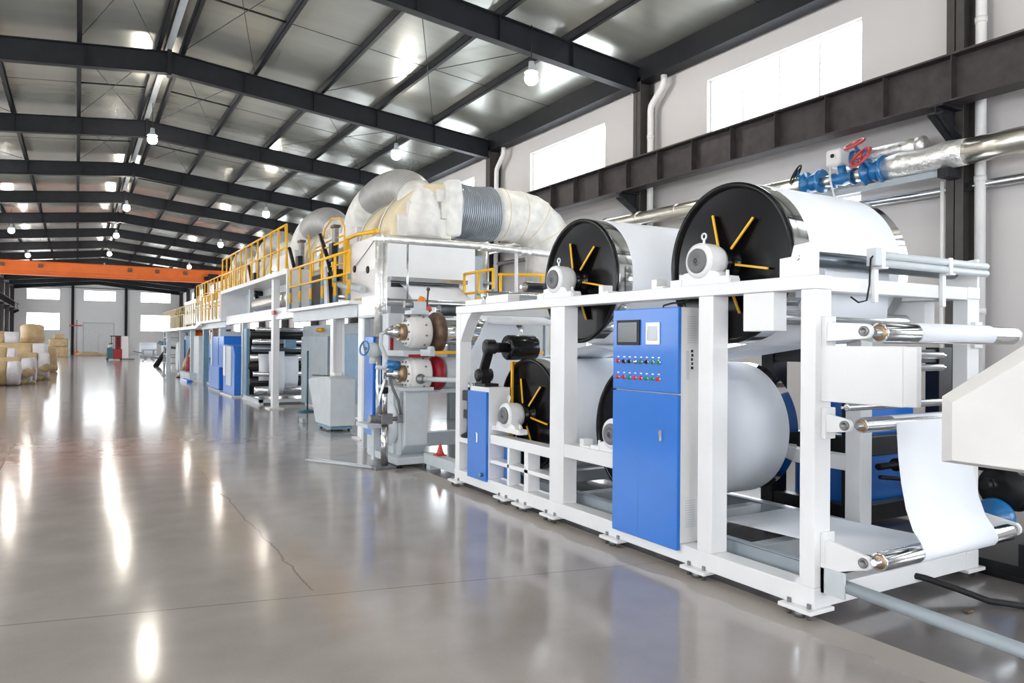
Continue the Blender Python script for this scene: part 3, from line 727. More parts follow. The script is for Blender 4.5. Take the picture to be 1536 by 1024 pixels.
# dark unit with fittings at the right edge
t = thing('unwind_brake_unit', (5.75, 2.3, 0), 'dark blue and black pump unit at the right edge below the guard cabinet', 'pump unit')
build('base', MB().box(5.35, 7.2, 1.95, 2.55, 0.04, .12).box(5.35, 5.45, 1.95, 2.55, .0, .04).box(7.1, 7.2, 1.95, 2.55, 0, .04).box(5.35, 7.2, 1.95, 2.05, .12, .28), 'mblack', t, .005)
build('pump_body', MB().lathe((5.6, 2.3, .62), (1, 0, 0), [(.06, 0), (.17, .01), (.18, .05), (.14, .06), (.2, .2), (.2, .6), (.12, .7), (.12, .9)], 28), 'mblack', t)
build('motor', MB().lathe((6.5, 2.3, .62), (1, 0, 0), [(.05, 0), (.16, .01), (.17, .05), (.17, .6), (.1, .65)], 24).box(6.6, 7.0, 2.2, 2.4, .12, .5), 'dblue', t)
build('volute', MB().lathe((5.50, 2.31, .40), (1, 0, 0), [(.03, -.04), (.09, -.03), (.10, 0), (.13, .01), (.15, .05), (.12, .12), (.05, .14)], 26), 'dblue', t)
build('upper_manifold', MB().tube([(5.52, 2.36, .80), (5.50, 2.38, .95), (5.60, 2.36, 1.08), (5.8, 2.34, 1.12), (6.3, 2.3, 1.12)], [.06, .065, .07, .07, .07], 14), 'mblack', t)
for p, q, r in (((5.48, 2.34, .80), (5.36, 2.36, .80), .03), ((5.50, 2.30, .66), (5.40, 2.31, .66), .035), ((5.55, 2.40, .95), (5.45, 2.45, .98), .04)):
    build('fitting', MB().cyl(p, q, r, n=14).cyl(p, tuple((a + b) / 2 for a, b in zip(p, q)), r * 1.35, n=6), 'mblack', t)
build('valve_body', MB().ball((5.46, 2.32, .84), .055).cyl((5.46, 2.32, .84), (5.46, 2.32, .95), .02, n=12), 'iron', t)
build('hose', MB().tube([(5.4, 2.42, .86), (5.32, 2.52, .86), (5.24, 2.60, .80), (5.23, 2.62, .72), (5.25, 2.6, .68)], .014, 10), 'hose', t)
build('hose', MB().tube([(5.4, 2.40, .68), (5.32, 2.5, .715), (5.22, 2.62, .73)], .012, 10), 'hose', t)
build('bend_pipe', MB().tube([(5.9, 2.2, 1.05), (5.85, 2.12, .95), (5.8, 2.1, .7), (5.8, 2.1, .3)], .04, 12), 'dblue', t)
t.location += Vector((.55, .75, 0))
t = thing('floor_cable', (5.2, 2.8, 0), 'thick black cable lying on the floor from under the frame end', 'cable')
build('sheath', MB().tube([(4.95, 3.2, .13), (5.05, 2.98, .115), (5.15, 2.82, .07), (5.22, 2.65, .028), (5.35, 2.48, .022), (5.6, 2.3, .022), (6.0, 1.9, .022), (6.4, 1.2, .022)], .022, 12), 'rubber', t)
tag(build('paper_scrap', MB().box(4.93, 5.0, 2.63, 2.665, .001, .012), 'rust', bevel=.004), 'small dark red scrap lying on the floor beside the frame end', 'scrap')

# blue tank in its black frame, standing behind the roll stand
t = thing('blue_tank_unit', (6.7, 4.7, 0), 'blue machine casing in a black steel frame seen through the end of the roll stand', 'machine')
for x, y in ((6.0, 4.18), (6.0, 5.1), (7.3, 4.18), (7.3, 5.1)): build('upright', MB().box(x, x + .22, y, y + .14, 0, 1.7), 'mblack', t, .006)
for z0, z1 in ((.70, .88), (.10, .26), (1.55, 1.68)):
    build('cross_bar', MB().box(6.22, 7.3, 4.20, 4.30, z0, z1), 'mblack', t, .006)
    build('cross_bar', MB().box(6.02, 6.14, 4.32, 5.1, z0, z1), 'mblack', t, .006)
build('casing', MB().box(6.26, 7.26, 4.36, 5.06, .03, .80), 'blue', t, .06)
build('upper_casing', MB().box(6.50, 7.26, 4.40, 5.06, .84, 1.54), 'blue', t, .03)
build('drive_shaft', MB().cyl((6.24, 4.12, .62), (7.4, 4.12, .62), .03, n=14).cyl((6.5, 4.12, .62), (6.62, 4.12, .62), .06, n=20), 'mblack', t)
build('cable', MB().tube([(6.3, 4.14, .52), (6.7, 4.10, .47), (7.0, 4.1, .3), (7.1, 4.12, .03)], .02, 8), 'rubber', t)
t = thing('pallet_stack', (8.4, 2.9, 0), 'pale stack of wrapped goods behind the frame end near the window wall', 'pallet goods')
build('pallet', MB().box(7.9, 8.9, 2.4, 3.4, .0, .02).box(7.9, 8.9, 2.4, 3.4, .10, .13).box(7.9, 8.0, 2.4, 3.4, .02, .1).box(8.8, 8.9, 2.4, 3.4, .02, .1).box(8.35, 8.45, 2.4, 3.4, .02, .1), 'wood', t)
for z in (.13, .46): 
    for y in (2.65, 3.15): build('wrapped_roll', MB().lathe((7.95, y, z + .17), (1, 0, 0), [(.04, 0), (.155, .0), (.165, .02), (.165, .88), (.155, .9), (.04, .9)], 20), 'rollend', t)

# ================================================================== pipework on the window wall
def polyline_r(p): return p
t = thing('foil_pipe', (11.5, 14, 4.4), 'thick foil wrapped pipe along the window wall, bulging beside the valves', 'pipe')
zP = 4.60
build('cladding', MB().tube([(11.34, -4, zP), (11.34, 5.3, zP), (11.34, 6.1, zP)], [.19, .19, .19], 22), 'clad', t)
build('wrapped_bend', MB().tube([(11.34, 6.1, zP), (11.34, 6.35, zP + .01), (11.34, 6.7, zP - .01), (11.34, 7.1, zP + .01), (11.34, 7.38, zP)], [.195, .21, .19, .205, .175], 22), 'foil', t)
build('cladding', MB().tube([(11.34, 8.9, zP + .02), (11.34, 12, zP + .04), (11.34, 20, zP + .10), (11.34, 32, zP + .12)], .155, 22), 'clad', t)
for y in (9.6, 10.9, 12.2, 13.5, 14.8, 16.1): build('clamp_band', MB().cyl((11.34, y, zP + .03 + (y - 9) * .009), (11.34, y + .03, zP + .03 + (y - 9) * .009), .162, n=22), 'clad', t)
t = thing('foil_pipe', (11.7, 7.2, 4.85), 'short foil wrapped pipe stub behind the red handwheels', 'pipe')
build('cladding', MB().tube([(11.62, 8.3, 4.93), (11.62, 7.2, 4.93), (11.62, 7.0, 4.93)], [.135, .135, .14], 20), 'foil', t)
build('crumpled_end', MB().tube([(11.62, 7.0, 4.93), (11.62, 6.9, 4.93), (11.62, 6.86, 4.93)], [.15, .14, .08], 20), 'foil', t)
t = thing('water_pipe', (11.8, 12, 4.2), 'thin grey pipe on the wall just below the foil wrapped pipe', 'pipe')
build('pipe', MB().tube([(11.8, -4, 4.15), (11.8, 7.2, 4.17), (11.8, 8.3, 4.19), (11.8, 30, 4.38)], .07, 14), 'steel', t)
for y in (1.5, 5, 8.5, 12, 16): build('hanger', MB().box(11.78, 11.99, y, y + .03, 4.24, 4.28).cyl((11.8, y + .015, 4.2), (11.8, y + .015, 4.26), .02, n=8), 'iron', t)
t = thing('pipe_bracket', (11.4, 6.35, 4.35), 'dark steel bracket under the foil wrapped pipe at the nearest column', 'bracket')
build('plate', MB().box(11.2, 11.56, 6.30, 6.46, 4.26, 4.40), 'beam', t)
build('strip', MB().box(11.3, 11.33, 6.46, 12.0, 4.30, 4.40), 'grey', t)
t = thing('wall_conduit', (11.96, 6.72, 0), 'slim pale conduit on the wall just left of the nearest column', 'conduit')
build('tube', MB().cyl((11.55, 6.58, 0), (11.55, 6.58, 4.28), .03, n=12), 'plastic', t)

def gate_valve(y, x, z, lab, wheel, tilt, hw=.30, wr=.15, body=.17):
    wr *= 1.12
    t = thing('gate_valve', (x, y, z - body), lab, 'valve')
    b = MB().lathe((x, y - .17, z), (0, 1, 0), [(body * .5, 0), (body * 1.12, 0), (body * 1.12, .04), (body * .6, .045), (body * .7, .17), (body * .6, .29), (body * 1.12, .295), (body * 1.12, .34), (body * .5, .34)], 26)
    b.ball((x, y, z), body * .78, body * .7, body * .85)
    build('body', b, 'dblue', t)
    d = Vector(tilt).normalized(); o = Vector((x, y, z)); h = o + d * hw
    build('stem', MB().cyl(o, h, .03, n=12).cyl(o, o + d * hw * .6, .055, .04, n=14), 'dblue', t)
    w = MB().torus(h, d, wr, .024 if wheel == 'wred' else .015, 30, 8)
    u, v = w._frame(d)
    for k in range(5):
        a = 2 * PI * k / 5; w.tube([h, h + (u * math.cos(a) + v * math.sin(a)) * wr], .012, 6)
    w.cyl(h - d * .02, h + d * .03, .035, n=12)
    build('handwheel', w, wheel, t)
    return t
gate_valve(7.55, 11.34, 4.60, 'blue gate valve with a red handwheel, at the bulging end of the foil pipe', 'wred', (-.75, .25, .55), .36, .17, .20)
gate_valve(8.74, 11.34, 4.62, 'blue gate valve with a thin dark handwheel, left of the grey actuator', 'mblack', (-.45, .75, .5), .36, .16, .19)
gate_valve(8.0, 11.60, 4.93, 'blue valve behind, topped by the higher red handwheel', 'wred', (-.5, .1, .8), .28, .15, .15)
t = thing('valve_actuator', (11.36, 8.2, 4.5), 'grey box actuator on a blue globe valve between the two handwheel valves', 'actuator')
build('globe_valve', MB().lathe((11.34, 7.95, 4.58), (0, 1, 0), [(.13, 0), (.13, .03), (.08, .04), (.12, .2), (.08, .36), (.13, .37), (.13, .4)], 22).cyl((11.34, 8.15, 4.58), (11.36, 8.22, 4.86), .07, n=16), 'dblue', t)
build('pipe_piece', MB().cyl((11.34, 7.72, 4.59), (11.34, 7.95, 4.58), .10, n=16), 'clad', t)
build('pipe_piece', MB().cyl((11.34, 8.35, 4.59), (11.34, 8.57, 4.6), .10, n=16), 'clad', t)
build('casing', MB().box(11.20, 11.50, 8.13, 8.42, 4.80, 5.10), 'plastic', t, .05, seg=3)
build('indicator', MB().cyl((11.20, 8.27, 4.98), (11.185, 8.27, 4.98), .035, n=14), 'mblack', t)
build('cable', MB().tube([(11.25, 8.35, 4.80), (11.2, 8.32, 4.6), (11.22, 8.25, 4.3), (11.3, 8.1, 4.05), (11.5, 8.0, 3.8)], .018, 8), 'plastic', t)
build('cable', MB().tube([(11.3, 8.40, 4.80), (11.26, 8.37, 4.6), (11.28, 8.3, 4.3), (11.36, 8.15, 4.05), (11.5, 8.05, 3.8)], .014, 8), 'seal', t)

# ================================================================== coating station
t = thing('press_stand', (4.0, 10.0, 0), 'pale grey press stand carrying the two roll bearings', 'press stand')
build('rear_column', MB().box(3.93, 4.45, 10.3, 10.55, .1, 2.14), 'lgrey', t, .01)
build('front_pedestal', MB().prism([(9.72, .14), (9.52, .30), (9.50, 1.02), (9.48, 1.08), (10.35, 1.08), (10.3, .14)], 'x', 3.88, 4.22), 'lgrey', t, .01)
build('pedestal_top', MB().box(3.80, 4.26, 9.40, 10.35, 1.05, 1.10), 'lgrey', t, .006)
build('upper_shelf', MB().box(3.82, 4.3, 9.45, 10.32, 1.52, 1.60), 'lgrey', t, .006)
build('rib', MB().box(3.84, 3.88, 9.62, 9.66, .16, 1.02).box(3.84, 3.88, 9.85, 9.89, .16, 1.02), 'lgrey', t, .004)
build('round_cover', MB().lathe((3.86, 10.02, .56), (-1, 0, 0), [(.30, -.02), (.31, 0), (.305, .02), (0, .022)], 40), 'lgrey', t)
build('base', MB().box(3.74, 4.36, 9.45, 10.6, .05, .15), 'lgrey', t, .01)
for x, y in ((3.8, 9.55), (4.25, 9.55), (3.8, 10.4)): build('foot', MB().cyl((x, y, 0), (x, y, .05), .05, n=14), 'mblack', t)
build('red_strip', MB().box(3.9, 4.3, 9.44, 9.46, 1.51, 1.55), 'red', t)
build('red_strip', MB().box(3.96, 4.0, 10.27, 10.3, 1.6, 1.95), 'red', t)
build('far_side_stand', MB().box(5.75, 6.1, 9.5, 10.5, .05, 2.0), 'lgrey', t, .01)
build('tie_beam', MB().box(4.22, 5.75, 10.0, 10.2, .2, .4).box(4.22, 5.75, 9.6, 9.68, 1.0, 1.08), 'lgrey', t, .005)
def press_roll(z, r, disc, rd, lab, rm):
    t = thing('press_roll', (5.0, 9.6, z), lab, 'press roll')
    build('roll_body', MB().lathe((4.46, 9.6, z), (1, 0, 0), [(.06, 0), (r - .01, 0), (r, .01), (r, 1.24), (r - .01, 1.25), (.06, 1.25)], 48), rm, t)
    build('bearing_housing', MB().lathe((3.90, 9.6, z), (1, 0, 0), [(.09, 0), (.19, .01), (.20, .03), (.20, .06), (.215, .07), (.225, .10), (.235, .30), (.22, .33), (.1, .34)], 40), 'white2', t)
    bo = MB()
    for k in range(10):
        a = 2 * PI * k / 10; bo.cyl((3.905, 9.6 + .165 * math.cos(a), z + .165 * math.sin(a)), (3.89, 9.6 + .165 * math.cos(a), z + .165 * math.sin(a)), .014, n=8)
        bo.cyl((4.13, 9.6 + .23 * math.cos(a + .2), z + .23 * math.sin(a + .2)), (4.13, 9.6 + .245 * math.cos(a + .2), z + .245 * math.sin(a + .2)), .014, n=8)
    build('bolt_ring', bo, 'iron', t)
    build('wheel_disc', MB().lathe((4.29, 9.6, z), (1, 0, 0), [(.1, -.02), (rd * .75, 0), (rd - .02, .02), (rd, .05), (rd, .13), (rd - .03, .15), (.1, .15)], 48), disc, t)
    build('rotary_joint', MB().lathe((3.62, 9.6, z), (1, 0, 0), [(.03, 0), (.045, .02), (.05, .09), (.085, .10), (.085, .22), (.07, .23), (.10, .235), (.10, .26), (.075, .27), (.075, .29)], 24), 'steel', t)
    build('joint_collar', MB().cyl((3.80, 9.6, z), (3.90, 9.6, z), .115, n=24), 'brass', t)
    return t
press_roll(1.855, .17, 'rust', .285, 'upper press roll with a rusty brown disc and white bearing housing', 'chrome')
press_roll(1.285, .225, 'red', .24, 'lower press roll with a dark red disc below the rusty one', 'lgrey')
t = thing('yellow_guide_bar', (4.9, 9.1, 1.6), 'yellow bar crossing between the two press rolls', 'bar')
build('bar', MB().box(4.15, 5.9, 9.16, 9.22, 1.56, 1.60), 'yellow', t, .004)
build('clamp', MB().box(4.07, 4.15, 9.13, 9.46, 1.53, 1.62).cyl((4.11, 9.13, 1.63), (4.11, 9.25, 1.63), .035, n=12), 'lgrey', t, .006)
t = thing('push_rod', (4.5, 9.2, 1.22), 'pale round rod running from the lower bearing housing to the white frame', 'rod')
build('rod', MB().cyl((4.05, 9.30, 1.22), (4.55, 8.4, 1.22), .034, n=16), 'lgrey', t)
build('knuckle', MB().ball((4.03, 9.33, 1.22), .07).cyl((4.03, 9.33, 1.22), (4.06, 9.45, 1.22), .04, n=12), 'iron', t)
t = thing('nip_valve_block', (4.1, 9.7, 2.1), 'small valve block with red and orange parts on top of the upper bearing housing', 'valve')
build('block', MB().box(3.96, 4.22, 9.5, 9.75, 2.10, 2.16).box(4.02, 4.2, 9.54, 9.7, 2.16, 2.28), 'lgrey', t, .008)
build('cylinder', MB().cyl((3.90, 9.62, 2.24), (4.05, 9.62, 2.24), .05, n=16), 'iron', t)
build('cylinder', MB().cyl((3.88, 9.62, 2.05), (3.98, 9.62, 2.05), .05, n=14), 'iron', t)
build('orange_cap', MB().cyl((4.13, 9.6, 2.26), (4.17, 9.6, 2.34), .05, n=12), 'hose', t)
build('lever', MB().cyl((4.23, 9.6, 2.22), (4.25, 9.6, 2.45), .014, n=8).ball((4.25, 9.6, 2.46), .028), 'rust', t)
build('red_knob', MB().ball((4.24, 9.56, 2.18), .045), 'wred', t)
# steam pipes and hoses in front
t = thing('standing_pipe', (3.6, 9.65, 0), 'bright steel pipe on the floor in front of the press stand with hoses and fittings', 'pipe')
build('riser', MB().cyl((3.63, 9.62, .03), (3.63, 9.62, .62), .05, n=18).cyl((3.63, 9.62, .62), (3.63, 9.62, 1.2), .035, n=16), 'steel', t)
build('base_plate', MB().box(3.46, 3.76, 9.5, 9.74, 0, .035), 'iron', t, .006)
build('fitting', MB().cyl((3.40, 9.6, .68), (3.58, 9.62, .66), .055, n=16).box(3.56, 3.72, 9.55, 9.69, .6, .74).cyl((3.72, 9.62, .66), (3.95, 9.62, .68), .03, n=12).box(3.80, 3.90, 9.57, 9.67, .61, .73), 'iron', t, .006)
build('hose', MB().tube([(3.62, 9.58, 1.3), (3.60, 9.56, 1.18), (3.55, 9.56, 1.02), (3.52, 9.56, .88), (3.56, 9.57, .74)], .02, 10), 'steel', t)
build('hose', MB().tube([(3.68, 9.58, 1.24), (3.72, 9.56, 1.08), (3.80, 9.56, .92), (3.84, 9.58, .74)], .02, 10), 'seal', t)
build('black_sleeve', MB().cyl((3.63, 9.62, 1.02), (3.63, 9.62, 1.10), .045, n=14), 'mblack', t)
t = thing('steam_hose', (3.55, 9.6, 1.5), 'looping pale hose from the upper rotary joint down to the brass and blue fitting', 'hose')
build('hose', MB().tube([(3.63, 9.58, 1.86), (3.55, 9.56, 1.82), (3.54, 9.56, 1.68), (3.62, 9.56, 1.5), (3.66, 9.56, 1.42), (3.6, 9.56, 1.36), (3.48, 9.57, 1.38)], .028, 12), 'lgrey', t)
build('fitting', MB().cyl((3.62, 9.55, 1.42), (3.80, 9.55, 1.40), .06, n=14).cyl((3.70, 9.55, 1.38), (3.70, 9.55, 1.3), .03, n=10), 'dblue', t)
t = thing('steam_valve', (3.44, 9.9, 1.4), 'grey steam valve with a small blue handwheel at the foot of the foil pipe', 'valve')
build('body', MB().ball((3.50, 9.75, 1.60), .095, .1, .11).cyl((3.5, 9.75, 1.6), (3.62, 9.75, 1.58), .06, n=14).cyl((3.50, 9.75, 1.5), (3.50, 9.75, 1.42), .05, n=12), 'lgrey', t)
build('stem', MB().cyl((3.5, 9.75, 1.6), (3.36, 9.70, 1.63), .02, n=10), 'iron', t)
build('handwheel', MB().torus((3.36, 9.70, 1.63), (-1, -.3, .2), .095, .013, 26, 8).cyl((3.36, 9.64, 1.55), (3.36, 9.76, 1.71), .01, n=8), 'dblue', t)
t = thing('blue_switch_cabinet', (3.95, 10.95, 0), 'upright blue cabinet panel behind the standing pipes of the press stand', 'cabinet')
build('casing', MB().box(3.87, 4.05, 10.78, 11.15, .30, 1.80), 'blue', t, .01)
build('stand', MB().box(3.9, 4.02, 10.85, 11.1, 0, .30), 'lgrey', t, .006)
tag(build('step_plate', MB().box(3.52, 3.86, 10.0, 10.5, .50, .555).box(3.72, 3.82, 10.3, 10.4, .0, .50), 'lgrey', bevel=.006), 'grey step plate at knee height beside the press stand', 'step')
t = thing('floor_rods', (3.2, 9.9, 0), 'thin pale rods lying on the floor in front of the press stand', 'rod')
build('rod', MB().cyl((2.85, 10.7, .02), (3.45, 9.62, .02), .014, n=8), 'lgrey', t)
build('rod', MB().cyl((3.0, 10.7, .02), (3.5, 9.66, .02), .014, n=8), 'lgrey', t)
tag(build('orange_cone_tool', MB().lathe((4.22, 9.1, .212), (0, 0, 1), [(.06, 0), (.045, .04), (.015, .14), (0, .15)], 16).box(4.15, 4.29, 9.03, 9.17, .20, .215), 'wred'), 'small red orange cone standing low on the beam beside the press stand', 'cone')
t = thing('floor_beam', (4.5, 9, 0), 'pale grey floor beam linking the press stand with the white frame', 'beam')
build('beam', MB().box(4.12, 4.28, 8.15, 9.42, .06, .20), 'lgrey', t, .006)
build('foot', MB().box(4.12, 4.28, 8.2, 8.32, 0, .06).box(4.12, 4.28, 9.2, 9.32, 0, .06), 'lgrey', t)
t = thing('rear_rail_frame', (5.2, 9.0, 0), 'grey steel frame with thin rails seen between press stand and roll stand', 'machine frame')
build('post', MB().box(5.0, 5.18, 8.9, 9.1, 0, 1.05), 'lgrey', t, .006)
build('post', MB().box(6.1, 6.28, 8.9, 9.1, 0, 1.05), 'lgrey', t, .006)
build('rail', MB().box(4.6, 6.28, 8.92, 9.06, .28, .42).cyl((4.62, 9.0, .7), (6.1, 9.0, .7), .018, n=10).cyl((4.62, 9.0, .9), (6.1, 9.0, .9), .018, n=10).cyl((4.66, 9.0, .42), (4.66, 9.0, 1.0), .018, n=10), 'lgrey', t)
# upper guide rollers in front of the dryer mouth
roller('guide_roller', 'dark grey ribbed roller between the dryer mouth and the white frame', 9.9, 2.19, .085, 4.55, 6.0, 'dsteel', False)
roller('guide_roller', 'steel roller with brass end above the press stand', 11.3, 2.36, .06, 4.15, 5.9, 'steel')
roller('guide_roller', 'bright roller under the dark ribbed roller above the upper press roll', 9.95, 2.0, .05, 4.5, 6.0, 'chrome', False)
t = thing('roller_bracket', (4.05, 11.2, 2.1), 'pale bracket plate holding the brass ended roller above the press stand', 'bracket')
build('plate', MB().box(4.0, 4.06, 11.0, 11.7, 2.14, 2.44), 'white', t, .006)
build('shelf', MB().box(3.95, 5.0, 10.32, 11.7, 2.10, 2.14), 'lgrey', t, .005)
build('leg', MB().box(4.0, 4.1, 11.55, 11.65, 0, 2.10), 'lgrey', t)
web('paper_web', [(13.71, 2.87), (13.5, 2.80), (13.2, 2.64), (12.9, 2.44), (12.65, 2.22), (12.5, 2.0), (12.45, 1.7)], 'white paper web sloping down out of the oven mouth', 5.45, 6.72)
web('paper_web', [(9.2, 2.2), (8.6, 2.05), (8.15, 1.95)], 'white paper web between the ribbed roller and the white frame', 4.5, 5.6)

# ================================================================== dryer tunnel
t = thing('drying_oven', (6.06, 25, 2.4), 'long white drying oven raised on columns with a slotted mouth facing the camera', 'oven')
xa, xb = 5.0, 7.13
build('mouth_section', MB().prism([(13.72, 3.80), (13.72, 2.46), (14.6, 2.40), (15.9, 2.74), (17.6, 2.78), (17.6, 3.80)], 'x', xa, xb), 'white', t, .02)
build('under_hood', MB().hexa([(5.25, 13.9, 2.2), (6.9, 13.9, 2.2), (6.9, 15.2, 2.3), (5.25, 15.2, 2.3), (5.02, 13.74, 2.48), (7.1, 13.74, 2.48), (7.1, 15.8, 2.72), (5.02, 15.8, 2.72)]), 'lgrey', t, .01)
build('lip', MB().prism([(13.50, 2.985), (13.72, 2.995), (13.72, 2.89), (13.52, 2.905)], 'x', 5.2, 6.86), 'steel', t, .004)
build('slot', MB().box(5.28, 6.75, 13.70, 13.722, 2.80, 2.885), 'mblack', t)
for k in range(5):
    y0 = 17.65 + k * 5.2
    build('oven_section', MB().box(xa, xb, y0, y0 + 5.12, 2.78 if k < 2 else 2.6, 3.80), 'white', t, .02)
    build('seam_flange', MB().box(xa - .03, xb + .03, y0 - .05, y0, 2.75, 3.83), 'lgrey', t)
    for j in (1.2, 3.7):
        build('inspection_port', MB().lathe((xa + .002, y0 + j, 3.2), (-1, 0, 0), [(.085, 0), (.085, .02), (.06, .03), (0, .03)], 18), 'mblack', t)
for y, z in ((14.25, 3.16), (15.06, 3.24)):
    build('inspection_port', MB().lathe((xa + .002, y, z), (-1, 0, 0), [(.075, 0), (.075, .02), (.06, .03), (0, .03)], 18), 'mblack', t)
build('thin_cable', MB().tube([(4.99, 13.75, 3.75), (4.985, 14.4, 3.5), (4.98, 15.1, 3.25)], .006, 6), 'mblack', t)

# hooded duct elbows in pairs along the oven
def hood(y0, y1, lab, front=False):
    t = thing('duct_hood', (6.2, (y0 + y1) / 2, 3.80), lab, 'duct hood')
    cx, cz, rx, rz = 6.42, 3.80, 1.14, (1.16 if front else 1.05)
    outer = [(cx + rx * math.cos(a), cz + rz * math.sin(a)) for a in [PI - (PI * .52) * k / 20 for k in range(21)]]
    build('cover', MB().prism(outer + [(6.62, cz + rz), (6.62, 3.80)], 'y', y0, y1), 'cream', t, .05, seg=3)
    build('cover_band', MB().strip([(cx + (rx + .012) * math.cos(a), cz + (rz + .012) * math.sin(a)) for a in [PI - (PI * .5) * k / 24 for k in range(25)]], 'y', y1 - .10, y1 - .02, .012), 'insul', t)
    if front:   # quilted insulation on the end face
        for i, (px, pz, w, h) in enumerate(((5.62, 3.82, .40, .42), (6.02, 3.82, .40, .30), (6.38, 3.82, .34, .40), (5.80, 4.23, .38, .30), (6.16, 4.14, .36, .30), (6.48, 4.22, .30, .34), (6.05, 4.50, .42, .24), (6.40, 4.56, .34, .26))):
            q = MB().box(px - w / 2, px + w / 2, y0 - .04 - .035 * (i % 3), y0 + .02, pz, pz + h)
            build('quilted_pad', q, 'insul', t, .03, seg=3)
        build('collar', MB().prism([(6.42, 3.86), (6.42, 5.02), (6.76, 5.08), (6.84, 4.6), (6.78, 3.90)], 'y', y0 - .14, y1 + .34), 'insul', t, .07, seg=3)
    return t
HY = [13.78, 19.1, 24.4, 29.7]
NM = ['pair nearest the camera', 'second pair along the oven', 'third pair along the oven', 'farthest pair along the oven']
for i, y in enumerate(HY):
    hood(y, y + .70, 'cream insulated duct hood on the oven, front one of the ' + NM[i], True)
    hood(y + 1.15, y + 1.85, 'cream insulated duct hood on the oven, rear one of the ' + NM[i])
    tag(build('hood_box', MB().box(5.25, 6.9, y + 2.0, y + 5.1, 3.80, 4.25 if i < 1 else 4.3), 'white', bevel=.03), 'white duct box on the oven roof behind the ' + NM[i].replace('pair', 'pair of hoods'), 'duct box')
# longitudinal flexible loop ducts
def loop_duct(i, yc):
    t = thing('flexible_loop_duct', (6.0, yc, 4.0), 'grey ribbed flexible duct arching over the oven, ' + ['nearest of the four arches', 'second of the four arches', 'third of the four arches', 'farthest of the four arches'][i], 'flexible duct', 'arched flexible ducts over the oven')
    def P(a): return (6.0, yc + 1.85 * math.cos(a), 4.15 + .98 * max(math.sin(a), 0) ** .75)
    nr = 26; pts = []; rad = []
    for k in range(nr):
        for q, dr in ((0, -.004), (.25, .014), (.55, .014), (.84, -.036)):
            pts.append(P(PI * (.34 + .50 * (k + q) / nr))); rad.append(.37 + dr)
    build('flexible_hose', MB().tube(pts, rad, 28), 'flex', t)
    a0 = [P(PI * v) for v in (.0, .03, .08, .14, .20, .26, .31, .35)]
    build('end_collar', MB().tube([(6.0, yc + 1.9, 3.8)] + a0, [.45, .44, .44, .43, .425, .42, .41, .40, .39], 26), 'insul', t)
    a1 = [P(PI * v) for v in (.83, .86, .89, .92, .95, .97)]
    build('end_collar', MB().tube(a1 + [(6.0, yc - 1.9, 3.8)], [.39, .40, .41, .42, .43, .44, .45], 26), 'insul', t)
for i, yc in enumerate((15.85, 21.15, 26.45, 31.75)): loop_duct(i, yc)
# side duct of the first pair: flexible piece, insulated elbow, drop leg
t = thing('side_duct', (8.0, 14.22, 0), 'fat duct leaving the first hood to the right, grey bellows then white wrapped elbow', 'duct')
pts = []; rad = []; nr = 21
for k in range(nr):
    for q, dr in ((0, -.006), (.25, .022), (.55, .022), (.84, -.05)):
        u = (k + q) / nr; pts.append((6.80 + .95 * u, 14.22, 4.52 - .03 * math.sin(PI * u))); rad.append(.57 + dr - .012 * math.sin(PI * u))
build('bellows', MB().tube(pts, rad, 34), 'flexs', t)
el = [(7.70, 14.22, 4.52), (7.95, 14.22, 4.53), (8.2, 14.22, 4.53), (8.4, 14.22, 4.52)] + [(8.4 + .9 * math.sin(a), 14.22, 3.62 + .9 * math.cos(a)) for a in [PI / 2 * k / 10 for k in range(1, 11)]] + [(9.3, 14.22, 3.0)]
build('insulated_elbow', MB().tube(el, [.54, .575, .55, .58, .56, .58, .575, .55, .58, .57, .55, .575, .565, .55, .565], 30), 'insul', t)
for k in (1, 3, 6, 9, 12):
    d = (Vector(el[k + 1]) - Vector(el[k])).normalized()
    build('wrap_seam', MB().torus(el[k], d, .574, .012, 40, 6), 'cream', t)
build('drop_leg', MB().tube([(9.3, 14.22, 3.1), (9.3, 14.22, 2.6), (9.3, 14.22, 1.2), (9.3, 14.22, .02)], .53, 28), 'cream', t)
t = thing('silver_stack', (8.0, 14.9, 0), 'shiny upright metal duct below the grey bellows', 'duct')
build('pipe', MB().cyl((7.85, 15.0, .05), (7.85, 15.0, 4.05), .26, n=28), 'clad', t)
build('flange', MB().cyl((7.85, 15.0, 3.05), (7.85, 15.0, 3.1), .33, n=28).box(7.55, 8.15, 14.7, 15.3, 0, .05), 'grey', t)
t = thing('fan_housing', (7.5, 14.6, 0), 'grey fan box under the bellows beside the oven mouth', 'fan')
build('casing', MB().box(7.22, 7.58, 14.2, 15.4, 2.4, 3.6), 'grey', t, .03)
build('stand', MB().box(7.25, 7.55, 14.3, 14.45, 0, 2.4).box(7.25, 7.55, 15.15, 15.3, 0, 2.4), 'grey', t, .01)

